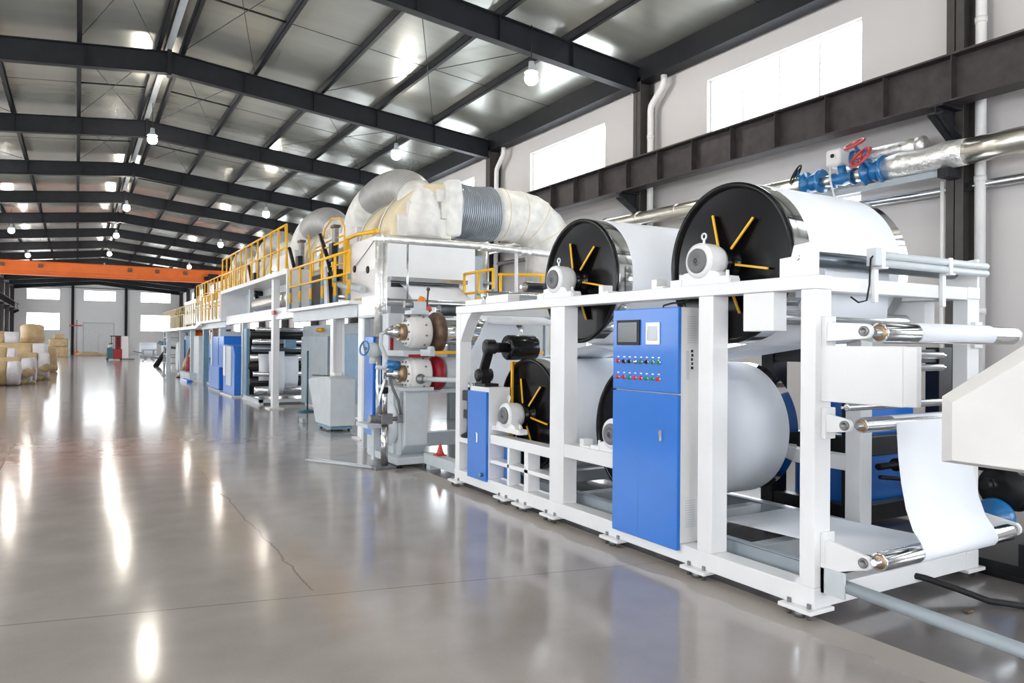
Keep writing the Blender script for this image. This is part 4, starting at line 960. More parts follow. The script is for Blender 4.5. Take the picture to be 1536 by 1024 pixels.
# foil wrapped pipe gantry at the oven mouth
t = thing('foil_gantry_pipe', (3.92, 10.68, 0), 'slim foil wrapped pipe rising beside the press stand and running across to the right', 'pipe')
build('riser', MB().tube([(3.92, 10.68, 1.80), (3.92, 10.68, 2.4), (3.92, 10.68, 3.26)], .062, 16), 'foil', t)
build('riser', MB().tube([(4.02, 10.72, 1.80), (4.02, 10.72, 2.4), (4.02, 10.72, 3.22)], .045, 16), 'foil', t)
build('foot_pipe', MB().cyl((3.92, 10.68, 0), (3.92, 10.68, 1.82), .035, n=12), 'steel', t)
build('elbow', MB().ball((3.92, 10.68, 3.27), .082), 'foil', t)
build('cross_pipe', MB().tube([(3.92, 10.68, 3.275), (4.8, 10.68, 3.28), (5.6, 10.68, 3.285), (6.4, 10.68, 3.26), (7.5, 10.68, 3.24)], .058, 16), 'foil', t)
for x, z in ((5.62, 3.23), (6.4, 3.2)): build('lagging_joint', MB().cyl((x, 10.68, z + .05), (x + .18, 10.68, z + .05), .072, n=16), 'foil', t)
build('hanger_rod', MB().cyl((4.38, 10.68, 2.14), (4.38, 10.68, 3.26), .016, n=10), 'steel', t)
build('hanger_rod', MB().cyl((6.32, 10.68, 2.2), (6.32, 10.68, 3.24), .03, n=12), 'plastic', t)
build('hanger_foot', MB().box(6.2, 6.44, 10.6, 10.76, 0, 2.2), 'lgrey', t)

# ------------------------------------------------------------------ platforms and railings
XP = 4.22
def rail(name, lab, y0, y1, zb, zt, n, zm, x=XP, m='yellow', r=.022, bands=False, ends=True, group=None):
    t = thing(name, (x, (y0 + y1) / 2, zb), lab, 'railing', group)
    build('top_rail', MB().cyl((x, y0, zt), (x, y1, zt), r, n=10), m, t)
    for z in zm: build('mid_rail', MB().cyl((x, y0, z), (x, y1, z), r * .85, n=10), m, t)
    for k in range(n):
        y = y0 + (y1 - y0) * k / (n - 1)
        p = build('post', MB().cyl((x, y, zb), (x, y, zt), r * .95, n=10), m, t)
        if bands:
            h = zt - zb
            build('dark_band', MB().cyl((x, y, zb), (x, y, zb + .14 * h), r, n=10).cyl((x, y, zb + .42 * h), (x, y, zb + .54 * h), r, n=10), 'bgrey', p, label='dark grey band on the post')
    return t
t = thing('walkway', (4.6, 15.2, 2.15), 'white walkway at oven mouth level on two columns, nearest the camera', 'platform')
build('deck', MB().hexa([(XP - .02, 13.0, 2.40), (5.0, 13.0, 2.40), (5.0, 17.5, 2.40), (XP - .02, 17.5, 2.40), (XP - .02, 13.0, 2.465), (5.0, 13.0, 2.465), (5.0, 17.5, 2.465), (XP - .02, 17.5, 2.465)]), 'white', t, .004)
build('edge_beam', MB().box(4.36, 4.50, 13.0, 17.6, 2.17, 2.40), 'lgrey', t, .004)
build('cross_joist', MB().box(4.5, 5.0, 13.0, 13.1, 2.2, 2.40), 'lgrey', t)
build('cross_joist', MB().box(4.5, 5.0, 16.0, 16.1, 2.2, 2.40), 'lgrey', t)
for y0, y1 in ((12.62, 12.95), (14.48, 14.66)):
    c = build('column', MB().box(4.37, 4.40, y0, y1, 0, 2.4).box(4.58, 4.61, y0, y1, 0, 2.4).box(4.40, 4.58, (y0 + y1) / 2 - .01, (y0 + y1) / 2 + .01, 0, 2.4), 'white', t, .004)
    build('base_plate', MB().box(4.28, 4.70, y0 - .06, y1 + .06, 0, .02), 'white', c, .003)
    build('gusset', MB().prism([(y0 - .12, 2.4), (y1 + .12, 2.4), (y1, 2.12), (y0, 2.12)], 'x', 4.40, 4.42), 'white', c, .003)
t = thing('walkway', (4.6, 22, 2.25), 'raised white walkway boxed over the unwinding rollers', 'platform')
build('deck', MB().box(XP - .04, 5.0, 17.55, 26.6, 3.30, 3.41), 'white', t, .005)
for y in (17.47, 26.6): build('end_panel', MB().box(XP - .04, 5.0, y, y + .07, 2.40, 3.41), 'white', t, .005)
build('edge_beam', MB().box(4.36, 4.50, 17.6, 26.6, 2.28, 2.56), 'white', t, .005)
build('back_panel', MB().box(4.95, 4.99, 17.6, 26.6, 2.5, 3.3), 'lgrey', t)
build('mid_post', MB().box(4.5, 4.62, 23.4, 23.52, 2.56, 3.3), 'lgrey', t)
c = build('column', MB().box(4.30, 4.46, 19.35, 19.58, .03, 3.3), 'white', t, .006)
build('base_plate', MB().box(4.2, 4.56, 19.2, 19.75, 0, .03), 'white2', c, .003)
build('column', MB().box(4.36, 4.5, 23.7, 23.9, 0, 2.28), 'lgrey', t, .006)
build('warning_light', MB().box(4.25, 4.30, 19.1, 19.35, 2.40, 2.50), 'wred', t, .01)
build('lagged_pipe', MB().tube([(4.72, 17.6, 2.82), (4.72, 20, 2.84), (4.72, 23.3, 2.82)], .20, 18), 'clad', t)
t = thing('walkway', (4.6, 29.6, 2.35), 'low white walkway section just beyond the raised boxed walkway', 'platform')
build('deck', MB().box(XP - .04, 5.0, 26.7, 32.6, 2.40, 2.49), 'white', t, .005)
build('edge_beam', MB().box(4.36, 4.50, 26.7, 32.4, 2.2, 2.40), 'lgrey', t)
build('column', MB().box(4.42, 4.62, 32.2, 32.5, 0, 2.2), 'bgrey', t, .01)
build('column', MB().box(4.42, 4.62, 28.2, 28.4, 0, 2.2), 'lgrey', t, .01)
t = thing('walkway', (4.6, 38, 2.2), 'farthest white walkway with the slim pale balustrade', 'platform')
build('deck', MB().box(XP - .04, 5.6, 32.7, 46.5, 2.24, 2.36), 'white', t, .005)
build('ramp_plate', MB().prism([(31.2, 2.50), (32.7, 2.36), (32.7, 2.24), (31.2, 2.40)], 'x', XP - .05, XP + .02), 'white', t)
for y in (36, 40, 46.2): build('column', MB().box(4.4, 4.6, y, y + .2, 0, 2.24), 'lgrey', t, .01)
rail('yellow_railing', 'yellow railing with dark banded posts on the nearest walkway', 13.04, 17.3, 2.465, 3.36, 6, (2.96,), bands=True, r=.028)
rail('yellow_railing', 'long yellow railing along the raised boxed walkway', 17.7, 26.55, 3.41, 4.46, 12, (3.93,), r=.026)
rail('yellow_railing', 'yellow railing of the low walkway section beyond the raised one', 26.9, 31.2, 2.49, 3.43, 6, (2.95,), r=.026)
rail('pale_balustrade', 'slim pale balustrade of the farthest walkway', 31.6, 46.4, 2.36, 3.30, 22, (2.95,), m='pyellow', r=.02)
rail('yellow_railing', 'tall yellow railing on top of the far oven section, above the low walkway', 27.0, 38.5, 3.41, 4.35, 14, (3.85,), x=4.95, r=.024)
tag(build('upper_deck', MB().box(4.9, 5.6, 26.7, 39, 3.33, 3.41), 'white'), 'narrow upper deck under the tall far yellow railing', 'platform')
rail('yellow_railing', 'short yellow handrail climbing behind the nearest railing to the raised walkway', 15.0, 17.35, 2.9, 3.80, 4, (3.35,), x=4.75, r=.022)
t = thing('ladder_cage', (4.4, 17.5, 2.5), 'yellow hoops and diagonal rails where the nearest walkway meets the raised one', 'ladder cage')
build('stringer', MB().tube([(4.25, 17.34, 2.62), (4.25, 17.75, 3.55), (4.25, 17.95, 4.46)], .024, 10), 'yellow', t)
build('stringer', MB().tube([(4.8, 17.34, 2.62), (4.8, 17.75, 3.55), (4.8, 17.95, 4.3)], .024, 10), 'yellow', t)
build('hoop', MB().tube([(4.8, 17.0, 3.45), (4.8, 16.6, 4.25), (4.85, 16.2, 4.45), (4.9, 15.8, 4.4), (4.92, 15.55, 4.2), (4.92, 15.5, 3.45)], .018, 8), 'yellow', t)
build('hoop', MB().tube([(4.8, 17.3, 3.9), (4.9, 16.4, 4.0), (4.92, 15.6, 4.0)], .018, 8), 'yellow', t)
t = thing('yellow_railing', (5.0, 13.7, 3.7), 'yellow top rail at the oven mouth corner beside the foil pipe', 'railing')
build('top_rail', MB().tube([(4.92, 15.4, 3.90), (4.98, 14.9, 3.94), (5.0, 13.72, 3.87)], .04, 10), 'yellow', t)
build('post', MB().cyl((4.93, 15.35, 2.465), (4.93, 15.35, 3.93), .04, n=10), 'yellow', t)
# dampers: grey post with black lever arms
def damper(y, lab):
    t = thing('damper_lever_post', (4.86, y, 2.465), lab, 'damper')
    build('post', MB().box(4.83, 4.93, y - .09, y + .09, 2.465, 4.22), 'iron', t, .01)
    build('post_cap', MB().box(4.80, 4.96, y - .12, y + .12, 4.22, 4.28), 'rust', t, .01)
    build('lever', MB().tube([(4.76, y + .75, 4.15), (4.74, y + .2, 3.65), (4.74, y - .15, 3.25), (4.76, y - .55, 3.05)], .05, 8), 'mblack', t)
    build('actuator', MB().box(4.70, 4.83, y - .35, y - .1, 3.45, 3.85).cyl((4.7, y - .45, 3.2), (4.95, y - .45, 3.2), .08, n=14), 'mblack', t, .02)
for y, lab in ((16.05, 'grey damper post with black lever above the nearest railing'), (18.9, 'grey damper post with black lever above the raised walkway end'), (24.2, 'grey damper post with black lever halfway along the raised walkway')):
    damper(y if y < 17 else y, lab)
# dark equipment standing on the nearest walkway below the oven
t = thing('walkway_machine_box', (4.8, 16.6, 2.465), 'dark machine box behind the banded posts on the nearest walkway', 'machine')
build('casing', MB().box(4.72, 4.98, 16.1, 17.4, 2.465, 3.25), 'rail', t, .03)
build('plate', MB().prism([(15.7, 2.465), (15.95, 2.465), (16.05, 3.3), (15.9, 3.35)], 'x', 4.62, 4.66), 'lgrey', t)
build('duct_stub', MB().tube([(4.85, 15.6, 2.95), (4.85, 14.9, 2.85), (4.88, 14.2, 2.75)], .07, 14), 'lgrey', t)
tag(build('timber_board', MB().box(4.6, 5.0, 13.1, 13.9, 2.468, 2.55), 'wood', bevel=.006), 'pale wooden boards lying on the near end of the walkway', 'board')

# railings on the right of the oven mouth
rail('banded_railing', 'short yellow and black railing right of the oven mouth', 12.2, 13.4, 2.3, 3.1, 3, (2.7,), x=6.72, bands=True, r=.03)
t = thing('yellow_railing', (7.7, 12.6, 2.2), 'yellow railing below the white wrapped elbow, left of the far upper drum', 'railing')
build('top_rail', MB().tube([(7.05, 12.6, 3.05), (8.6, 12.6, 3.12)], .03, 10), 'yellow', t)
build('mid_rail', MB().tube([(6.8, 12.6, 2.42), (8.6, 12.6, 2.42)], .03, 10), 'yellow', t)
for x in (7.1, 8.05): build('post', MB().cyl((x, 12.6, 2.3), (x, 12.6, 3.08), .03, n=10), 'yellow', t)
t = thing('service_platform', (7.7, 13.0, 0), 'pale service platform behind the roll stand at oven mouth level', 'platform')
build('deck', MB().box(6.65, 8.75, 12.1, 13.45, 2.22, 2.3), 'lgrey', t)
for x, y in ((6.7, 12.15), (8.6, 12.15), (6.7, 13.3), (8.6, 13.3)): build('leg', MB().box(x, x + .1, y, y + .1, 0, 2.22), 'lgrey', t)

# ================================================================== under the walkways
t = thing('control_podium', (4.5, 14.2, 0), 'pale grey control podium with a slanted front beside the walkway column', 'podium')
build('cabinet', MB().prism([(15.55, .93), (15.30, .98), (14.15, 1.05), (13.95, 1.0), (13.95, .10), (14.95, .10)], 'x', 4.17, 4.66), 'lgrey', t, .015)
build('plinth', MB().box(4.2, 4.62, 14.0, 14.9, .04, .10), 'bgrey', t)
for x, y in ((4.24, 14.1), (4.24, 14.8), (4.58, 14.1), (4.58, 14.8)): build('caster', MB().cyl((x - .02, y, .04), (x + .02, y, .04), .04, n=14), 'mblack', t)
for k in range(5): build('knob', MB().torus((4.22 + .05 * k, 15.3 - .09 * k, 1.03), (.2, .1, 1), .035, .012, 16, 6), 'iron', t)
build('handset', MB().box(4.35, 4.52, 14.3, 14.62, 1.045, 1.12), 'white2', t, .02)
t = thing('floor_plug', (4.2, 15.2, 0), 'small dark socket block on the floor beside the podium', 'socket')
build('box', MB().box(4.12, 4.22, 15.75, 16.05, 0, .09), 'grey', t, .01)
t = thing('lower_machine_cabinet', (5.6, 18.5, 0), 'large grey cabinet wall under the nearest walkway with a teal door', 'cabinet')
build('body', MB().box(5.35, 5.95, 14.3, 20.5, .06, 2.15), 'grey', t, .01)
build('teal_door', MB().box(5.32, 5.35, 15.2, 16.9, .35, 1.9), 'bgrey', t, .006)
build('side_panel', MB().box(5.30, 5.35, 18.0, 20.45, .12, 1.86), 'grey', t, .006)
build('blue_strip', MB().box(5.31, 5.35, 17.3, 17.7, .3, 1.2), 'blue', t)
gl = MB()
for r_ in range(2):
    for k in range(4):
        y = 15.12 - k * .13; z = 1.52 - r_ * .2
        gl.box(5.318, 5.322, y, y + .012, z, z + .14).box(5.318, 5.322, y - .08, y, z + .13, z + .14).box(5.318, 5.322, y - .08, y, z + .06 + .02 * (k % 2), z + .075 + .02 * (k % 2))
        if k != 1: gl.box(5.318, 5.322, y - .08, y, z, z + .012)
build('white_door', MB().box(5.322, 5.35, 14.35, 15.16, .3, 1.9), 'lgrey', t, .004)
build('stencil_mark', gl, 'bgrey', t)
build('plinth', MB().box(5.4, 5.9, 14.4, 20.4, 0, .06), 'white2', t)
build('top_valve', MB().cyl((5.3, 18.4, 2.02), (5.3, 18.9, 2.02), .05, n=12), 'yellow', t)
build('top_valve', MB().cyl((5.3, 17.3, 2.0), (5.3, 17.5, 2.0), .06, n=12), 'wred', t)
t = thing('sign_stand', (4.9, 18.2, 0), 'thin dark pole on a round foot beside the unwinding rollers', 'stand')
build('pole', MB().cyl((4.9, 18.3, .02), (4.9, 18.3, 1.5), .022, n=10), 'teal', t)
build('foot', MB().lathe((4.9, 18.3, 0), (0, 0, 1), [(.25, 0), (.24, .025), (.05, .05), (.03, .06)], 24), 'teal', t)
# unwinder with stacked rollers and hanging paper
t = thing('unwinder_frame', (5.0, 22, 0), 'dark unwinder with stacked horizontal rollers under the raised walkway', 'unwinder')
build('base', MB().box(4.3, 6.2, 20.9, 21.05, .05, .13).box(4.3, 6.2, 23.3, 23.45, .05, .13).box(4.3, 4.4, 20.9, 23.45, .0, .13).box(6.1, 6.2, 20.9, 23.45, .0, .13), 'lgrey', t)
for x in (4.32, 6.0):
    build('side_frame', MB().box(x, x + .10, 22.9, 23.3, .13, 2.1), 'bgrey', t, .01)
build('back_plate', MB().box(4.42, 6.0, 23.2, 23.28, .13, 2.1), 'mblack', t)
rs = [('steel', .11, 21.6, .35), ('mblack', .10, 22.3, .55), ('steel', .07, 21.8, .80), ('mblack', .09, 22.5, 1.0), ('steel', .10, 22.2, 1.25), ('dsteel', .09, 22.0, 1.52), ('steel', .07, 21.9, 1.72), ('mblack', .10, 22.3, 1.92), ('steel', .06, 21.5, 2.06)]
for m, r_, y, z in rs:
    build('roller', MB().lathe((4.30, y, z), (1, 0, 0), [(r_ * .5, 0), (r_, .01), (r_, 1.72), (r_ * .5, 1.73)], 22), m, t)
for z in (.5, 1.1, 1.6): build('motor', MB().cyl((6.1, 22.2, z), (6.45, 22.2, z), .14, n=16), 'iron', t)
build('drive_box', MB().box(5.05, 5.35, 21.2, 21.4, 1.55, 1.78), 'bgrey', t, .01)
for k in range(6): build('fitting', MB().cyl((5.9, 21.2, .5 + k * .24), (5.9, 21.0, .55 + k * .24), .05, n=10), 'iron' if k % 2 else 'white', t)
web('paper_web', [(21.74, 1.30), (21.72, 1.1), (21.70, .9), (21.74, .62), (21.80, .45)], 'white paper sheet hanging from the unwinder rollers under the raised walkway', 4.75, 5.55, .004)
web('torn_paper_sheet', [(21.3, 1.45), (21.28, 1.2), (21.2, .8), (21.3, .42), (21.5, .25)], 'second loose paper sheet hanging lower in front of the unwinder', 4.62, 5.05, .004)
web('paper_web', [(22.1, 1.36), (22.0, 1.0), (22.02, .6)], 'narrow paper strip hanging at the far side of the unwinder', 4.5, 4.8, .004)
# blue cabinets
t = thing('blue_cabinet', (4.4, 24.6, 0), 'blue cabinet with a white front stripe standing at the walkway edge', 'cabinet')
build('body', MB().prism([(24.0, .05), (24.0, 1.35), (24.25, 1.58), (26.0, 1.62), (26.0, .05)], 'x', 4.18, 4.62), 'blue', t, .02)
build('front_stripe', MB().box(4.165, 4.18, 24.5, 25.4, .32, 1.56), 'lgrey', t, .01)
build('side_stripe', MB().box(4.165, 4.18, 25.55, 25.95, .6, 1.58), 'white', t, .01)
build('foot', MB().box(4.1, 4.7, 23.95, 26.05, 0, .05), 'white2', t)
t = thing('blue_cabinet', (4.5, 27.5, 0), 'tall blue cabinet with a pale edge behind the striped blue cabinet', 'cabinet')
build('body', MB().box(4.25, 4.9, 26.4, 28.9, .08, 1.9), 'blue', t, .02)
build('pale_edge', MB().box(4.22, 4.26, 28.7, 29.0, .08, 2.05), 'lgrey', t, .006)
build('low_box', MB().box(4.12, 4.25, 26.5, 28.6, .1, .85), 'blue', t, .02)
build('door_line', MB().box(4.235, 4.25, 27.4, 27.43, .9, 1.85), 'dblue', t)
build('foot', MB().box(4.15, 4.9, 26.4, 29.0, 0, .08), 'grey', t)
tag(build('yellow_frame_box', MB().box(4.4, 4.6, 29.8, 30.5, 1.75, 1.82).box(4.4, 4.6, 29.8, 30.5, 2.15, 2.2).box(4.4, 4.6, 29.8, 29.9, 1.82, 2.15).box(4.4, 4.6, 30.4, 30.5, 1.82, 2.15), 'brass', bevel=.01), 'small yellowish metal frame hanging under the low walkway', 'frame')
# far mixed machinery
def machine(name, lab, loc, parts):
    t = thing(name, loc, lab, 'machine')
    for nm, m, mb, bv_ in parts: build(nm, mb, m, t, bv_)
    return t
machine('coating_head', 'pale blue grey coating unit with black fittings behind the low walkway column', (4.9, 30.5, 0), [
    ('body', 'lgrey', MB().box(4.6, 5.6, 29.6, 31.8, .1, 2.1), .02), ('blue_panel', 'blue', MB().box(4.55, 4.6, 31.0, 31.7, .3, 1.6), .01),
    ('pump', 'dblue', MB().cyl((4.5, 30.5, .6), (4.5, 30.5, 1.0), .12, n=16), 0), ('hub', 'mblack', MB().cyl((4.45, 30.2, 1.3), (4.6, 30.2, 1.3), .13, n=18), 0), ('hub', 'mblack', MB().cyl((4.45, 30.9, .95), (4.6, 30.9, .95), .15, n=18), 0), ('foot', 'grey', MB().box(4.5, 5.6, 29.5, 31.9, 0, .1), .01)])
machine('grey_press', 'upright grey press plate with an orange motor on top', (4.8, 36, 0), [
    ('plate', 'lgrey', MB().box(4.5, 5.2, 34.2, 35.8, .05, 1.95), .02), ('motor', 'orange', MB().cyl((4.6, 36.4, 1.95), (5.2, 36.4, 1.95), .28, n=20), 0), ('motor_stand', 'grey', MB().box(4.6, 5.2, 36.1, 36.7, 0, 1.70), .02),
    ('extinguisher', 'red', MB().lathe((4.45, 37.0, 0), (0, 0, 1), [(.14, 0), (.14, .75), (.05, .9), (.05, 1.0)], 16), 0), ('base', 'white2', MB().box(4.3, 5.4, 33.9, 37.3, 0, .05), 0)])
machine('blue_press', 'blue and grey press beyond the orange motor', (4.9, 40, 0), [
    ('body', 'bgrey', MB().box(4.7, 5.7, 38.6, 41.6, .1, 2.0), .02), ('panel', 'blue', MB().box(4.62, 4.7, 40.4, 41.6, .8, 1.8), .02), ('roll', 'lgrey', MB().cyl((4.6, 43, .9), (6, 43, .9), .75, n=32), 0), ('roll_stand', 'bgrey', MB().box(4.75, 5.8, 42.5, 43.5, 0, .4), 0), ('base', 'grey', MB().box(4.5, 5.8, 38.4, 42.0, 0, .1), 0)])
t = thing('yellow_strut', (4.2, 39.5, 0), 'slanted yellow and grey strut standing on the floor before the far presses', 'strut')
build('strut', MB().tube([(4.25, 38.2, .04), (4.5, 38.3, .8), (4.75, 38.4, 1.5)], [.10, .10, .08], 10), 'brass', t)
build('foot', MB().box(4.05, 4.4, 38.0, 38.4, 0, .05), 'mblack', t)
tag(build('floor_tray', MB().box(4.2, 4.6, 34.6, 38.0, .0, .34), 'lgrey', bevel=.01), 'low pale grey tray on the floor between the far presses', 'tray')
tag(build('blue_floor_plank', MB().box(3.95, 4.15, 33.4, 35.6, .0, .10), 'blue', bevel=.01), 'blue plank on the floor edge in front of the grey press', 'plank')
t = thing('rack_tower', (5.2, 48, 0), 'dark steel rack tower with shelves at the far end of the walkway', 'rack')
for x in (4.6, 5.6):
    for y in (47.0, 48.6, 50.2): build('upright', MB().box(x, x + .1, y, y + .1, 0, 2.3), 'grey', t)
for z in (.4, .9, 1.4, 1.9, 2.25): build('shelf', MB().box(4.6, 5.7, 47.0, 50.3, z, z + .06), 'grey', t)
for k, z in enumerate((.46, .96, 1.46)): build('tray_goods', MB().box(4.75, 5.5, 47.3 + .3 * k, 49.4, z, z + .3), 'white2', t, .02)
t = thing('lever_arm', (4.8, 54, 0), 'black angled lever arm leaning at the far machine end', 'lever')
am = MB().tube([(4.62, 55.3, .05), (4.95, 54.6, .75), (5.25, 54.0, 1.32)], [.24, .2, .17], 4).tube([(5.2, 54.0, 1.25), (5.7, 53.4, 1.2), (6.3, 52.8, 1.15)], .13, 4)
build('arm', am, 'mblack', t)
build('head', MB().cyl((4.75, 54.6, 1.62), (5.3, 54.0, 1.45), .13, n=12), 'teal', t)

# ================================================================== far floor: stacker, white rolls
t = thing('pallet_stacker', (2.9, 75, 0), 'red and black pallet stacker parked near the far end of the hall', 'stacker')
build('mast_plate', MB().box(3.02, 3.35, 74.9, 75.0, .12, 2.07), 'red', t)
build('lift_chain', MB().box(3.1, 3.16, 74.86, 74.9, .2, 2.0).box(3.22, 3.28, 74.86, 74.9, .2, 2.0), 'mblack', t)
build('mast', MB().box(2.95, 3.02, 74.8, 75.1, .1, 2.15).box(3.35, 3.42, 74.8, 75.1, .1, 2.15).box(2.95, 3.42, 74.85, 75.05, 2.07, 2.15).box(2.95, 3.42, 74.85, 75.05, 1.1, 1.2), 'red', t, .01)
build('chassis', MB().box(2.75, 3.5, 74.6, 75.2, .1, 1.0), 'red', t, .03)
build('battery_box', MB().box(2.3, 2.78, 74.5, 75.2, .15, 1.1), 'teal', t, .03)
build('overhead_guard', MB().box(2.55, 3.4, 74.6, 75.2, 2.1, 2.18).box(2.62, 2.68, 74.65, 74.7, 1.1, 2.1), 'mblack', t)
build('tiller', MB().tube([(2.55, 74.7, 1.1), (2.5, 74.6, 1.45), (2.75, 74.6, 1.5)], .05, 8), 'mblack', t)
build('seat_pad', MB().ball((2.55, 74.7, 1.28), .16), 'white2', t)
for y in (74.6, 75.1): build('fork', MB().box(3.5, 4.5, y, y + .14, .05, .12), 'mblack', t)
for x in (2.35, 3.4): build('wheel', MB().cyl((x, 74.6, .1), (x, 74.72, .1), .1, n=14), 'rubber', t)
def wroll(x0, x1, y, r, lab):
    t = thing('white_paper_roll', ((x0 + x1) / 2, y, 0), lab, 'paper roll', 'white paper rolls at the hall end')
    build('paper', MB().lathe((x0, y, r), (1, 0, 0), [(.06, 0), (r - .02, 0), (r, .02), (r, x1 - x0 - .02), (r - .02, x1 - x0), (.06, x1 - x0)], 32), 'paper', t)
    build('core', MB().lathe((x0 - .01, y, r), (1, 0, 0), [(.03, 0), (.07, 0), (.07, .03), (.03, .03)], 14), 'tan', t)
wroll(5.9, 7.5, 90, .78, 'white paper roll on the floor left of the roll trolley at the hall end')
wroll(7.2, 9.4, 80, .80, 'big white paper roll on the dark trolley at the hall end')
t = thing('roll_trolley', (6.7, 77.5, 0), 'grey roll trolley with wheels in front of the big white roll', 'trolley')
build('frame', MB().box(5.3, 6.3, 76.8, 77.9, .25, .35).box(5.3, 5.4, 76.8, 77.9, .35, .9).box(6.2, 6.3, 76.8, 77.9, .35, .9).box(5.3, 6.5, 76.8, 77.9, .85, .95), 'grey', t)
build('cradle', MB().box(6.3, 8.8, 76.6, 78.0, .1, .2), 'mblack', t)
build('handle', MB().tube([(5.3, 77.3, .6), (4.6, 77.3, .75), (4.5, 77.3, .75)], .04, 8), 'iron', t)
for x in (5.5, 6.1): build('wheel', MB().cyl((x, 76.75, .16), (x, 76.9, .16), .16, n=16), 'iron', t)
tag(build('white_panel_board', MB().box(3.95, 4.55, 85, 85.15, 0, 2.2), 'white2', bevel=.01), 'white board leaning upright behind the pallet stacker', 'board')
tag(build('floor_scraps', MB().ball((1.2, 100, .1), 1.4, .5, .35).ball((3.2, 99, .1), 1.0, .4, .25), 'kraft'), 'heap of crumpled brown paper by the far white door', 'paper heap')
t = thing('floor_post', (-.1, 103, 0), 'slim marker post with a small foot at the end wall', 'post')
build('pole', MB().cyl((0.0, 103, .1), (0.0, 103, 4.2), .05, n=10), 'iron', t)
build('foot', MB().lathe((0.0, 103, 0), (0, 0, 1), [(.3, 0), (.25, .3), (.06, .6)], 14), 'orange', t)
build('cross_sign', MB().box(-.75, .55, 102.95, 103.0, 3.45, 3.6), 'wred', t)

# ================================================================== kraft paper rolls on the left
from mathutils import noise as _nz
def lump(mb, amp, sc, seed):
    o = Vector((seed * 3.7, seed * 1.3, seed * 5.1))
    mb.v = [tuple(Vector(v) + _nz.noise_vector(Vector(v) * sc + o) * amp + _nz.noise_vector(Vector(v) * sc * 3 + o) * amp * .35) for v in mb.v]
    return mb
def kroll(xe, L, y, z, r, we, lab, axis='x', wrap='kraft', torn=False):
    """lying roll: xe is the end facing the aisle, we the length of bare white paper there"""
    t = thing('kraft_paper_roll', (xe - L / 2 if axis == 'x' else xe, y, z), lab, 'paper roll', 'wrapped paper rolls stacked at the aisle')
    sd = y + z
    if axis == 'x':
        def body(a, b, rr, m, nm, seed):
            k = max(5, int((b - a) / .12))
            prof = [(.05, 0), (rr * .5, 0), (rr - .09, .0), (rr - .03, .025)] + [(rr, (b - a) * (q + .5) / k) for q in range(k)] + [(rr - .03, b - a - .025), (rr - .09, b - a), (rr * .5, b - a), (.05, b - a)]
            mb = lump(MB().lathe((a, y, z + r), (1, 0, 0), prof, 48), .045 if m == 'kraft' else .025, 2.2, seed)
            mb.v = [(p[0], p[1], max(p[2], z + .005)) for p in mb.v]
            return build(nm, mb, m, t)
        body(xe - L, xe - we, r, wrap, 'wrapping', sd)
        body(xe - we - .02, xe, r * .95, 'rollend', 'white_end', sd + 1)
        if torn:
            tm = MB()
            for k in range(7):
                a = PI * (-.05 - .9 * k / 6); p = (xe - .1 - .25 * (k % 3), y - .05 + r * .95 * math.cos(a), z + r + r * .95 * math.sin(a))
                tm.ball(p, .22, .16, .16, 14, 9)
            tm = lump(tm, .10, 5, sd); tm.v = [(p[0], p[1], max(p[2], z + .005)) for p in tm.v]
            build('torn_wrapper', tm, 'kraft', t)
    else:
        prof = [(.05, 0), (r - .06, 0)] + [(r, L * (k + .3) / 8) for k in range(8)] + [(r - .05, L - .02), (r - .16, L + .03), (.05, L + .06)]
        mb = lump(MB().lathe((xe, y, z), (0, 0, 1), prof, 44), .055, 2.0, sd)
        mb.v = [(p[0], p[1], max(p[2], z + .004)) for p in mb.v]
        build('wrapping', mb, wrap, t)
        mb = lump(MB().lathe((xe, y, z), (0, 0, 1), [(r + .01, .12), (r + .03, .16), (r + .03, .26), (r + .01, .30)], 44), .03, 2.5, sd)
        build('binding_strip', mb, 'tan', t)
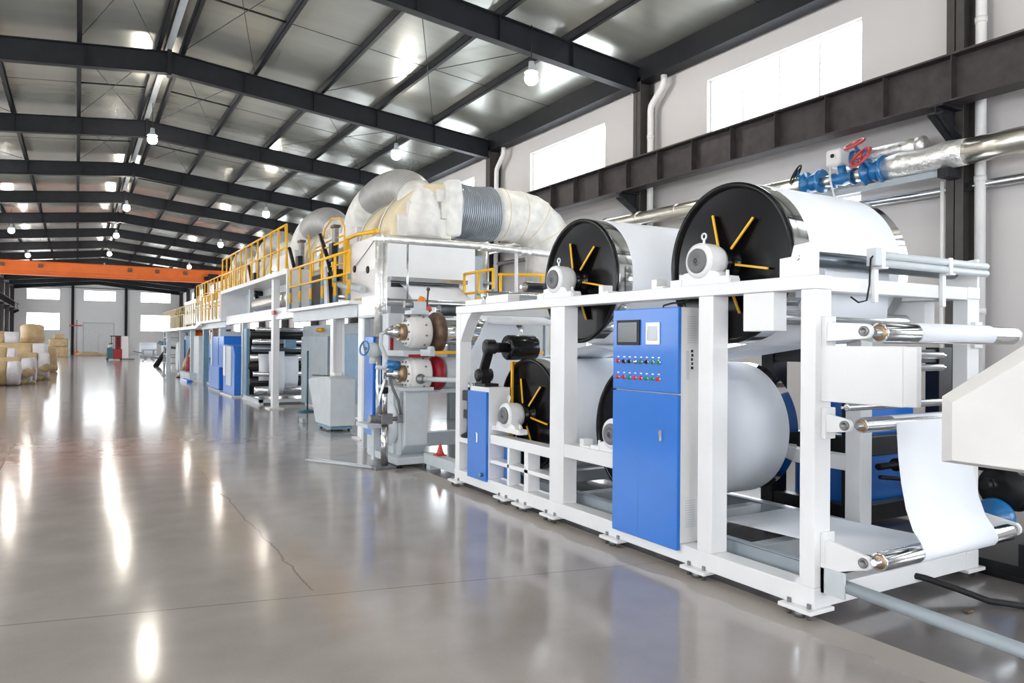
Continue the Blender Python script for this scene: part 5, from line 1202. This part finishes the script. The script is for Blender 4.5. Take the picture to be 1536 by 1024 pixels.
KR = [(-2.45, 1.5, 32.5, 0, .45, .25, 'kraft wrapped roll on the floor, cut by the left picture edge'),
      (-1.82, 1.3, 33.6, 0, .47, .42, 'roll with a broad white end on the floor, second from the left edge'),
      (-1.50, 1.4, 34.75, 0, .52, .36, 'roll with torn white wrapping on the floor, third in the front row'),
      (-1.02, 1.6, 38.0, 0, .60, .40, 'kraft roll with torn paper hanging at its end, last of the front row'),
      (-1.40, 1.8, 36.1, 0, .52, .30, 'floor roll set back between the two torn rolls of the front row'),
      (-1.2, 2.4, 41.4, 0, .46, .3, 'floor roll under the long second layer roll'),
      (-1.2, 2.4, 42.35, 0, .46, .3, 'floor roll right behind the one under the long roll'),
      (-1.25, 2.4, 43.3, 0, .46, .3, 'floor roll in the middle of the stack under the banded roll'),
      (-1.25, 2.4, 44.25, 0, .46, .3, 'floor roll under the front of the big upright bundle'),
      (-1.25, 2.4, 45.2, 0, .46, .3, 'floor roll under the big upright bundle'),
      (-1.25, 2.4, 46.15, 0, .46, .3, 'floor roll at the back of the stack'),
      (-2.05, 1.6, 35.42, .69, .36, .32, 'small roll with white end lying on top of the front row near the left edge'),
      (-1.25, 3.0, 41.88, .777, .40, .55, 'long kraft roll lying on the second layer with a pale striped end'),
      (-1.3, 2.6, 42.83, .777, .40, .3, 'second layer roll behind the long pale ended one'),
      (-1.3, 2.6, 43.78, .777, .40, .3, 'second layer roll below the banded roll'),
      (-1.3, 2.4, 44.73, .777, .40, .3, 'second layer roll below the front of the upright bundle'),
      (-1.3, 2.4, 45.68, .777, .40, .3, 'second layer roll at the back under the upright bundle'),
      (-2.45, 1.9, 43.3, 1.41, .36, .55, 'kraft roll with a white band high on the stack at the left edge')]
for i, k in enumerate(KR): kroll(*k, torn=(i in (2, 3)))
kroll(-1.95, .90, 45.2, 1.58, .52, 0, 'big upright kraft wrapped bundle on top of the roll stack', 'z')
kroll(-1.35, 1.35, 47.6, 0, .45, 0, 'upright wrapped roll on the floor behind the stack', 'z')
t = thing('kraft_bale', (-1.5, 91, 0), 'tall bale of stacked brown paper parcels beyond the roll stack', 'bale')
build('parcel', MB().box(-2.5, -.75, 90, 91.6, 0, 1.05), 'kraft', t, .10, seg=3)
build('parcel', MB().box(-2.48, -.78, 90.05, 91.55, 1.06, 1.9), 'kraft', t, .12, seg=3)
build('parcel', MB().box(-2.1, -1.1, 90.2, 91.3, 1.9, 2.35), 'kraft', t, .12, seg=3)
build('white_side', MB().box(-.78, -.62, 90.1, 91.4, .1, 1.8), 'rollend', t, .05)

# ------------------------------------------------------------------ view
w = bpy.data.worlds.new('sky'); S.world = w; w.use_nodes = True
bg = w.node_tree.nodes['Background']; bg.inputs[0].default_value = (.75, .86, 1, 1); bg.inputs[1].default_value = 2.0
vs = S.view_settings; S.display_settings.display_device = 'sRGB'
vs.view_transform = 'Standard'; vs.look = 'None'; vs.gamma = 1; vs.exposure = -0.33; vs.use_curve_mapping = False
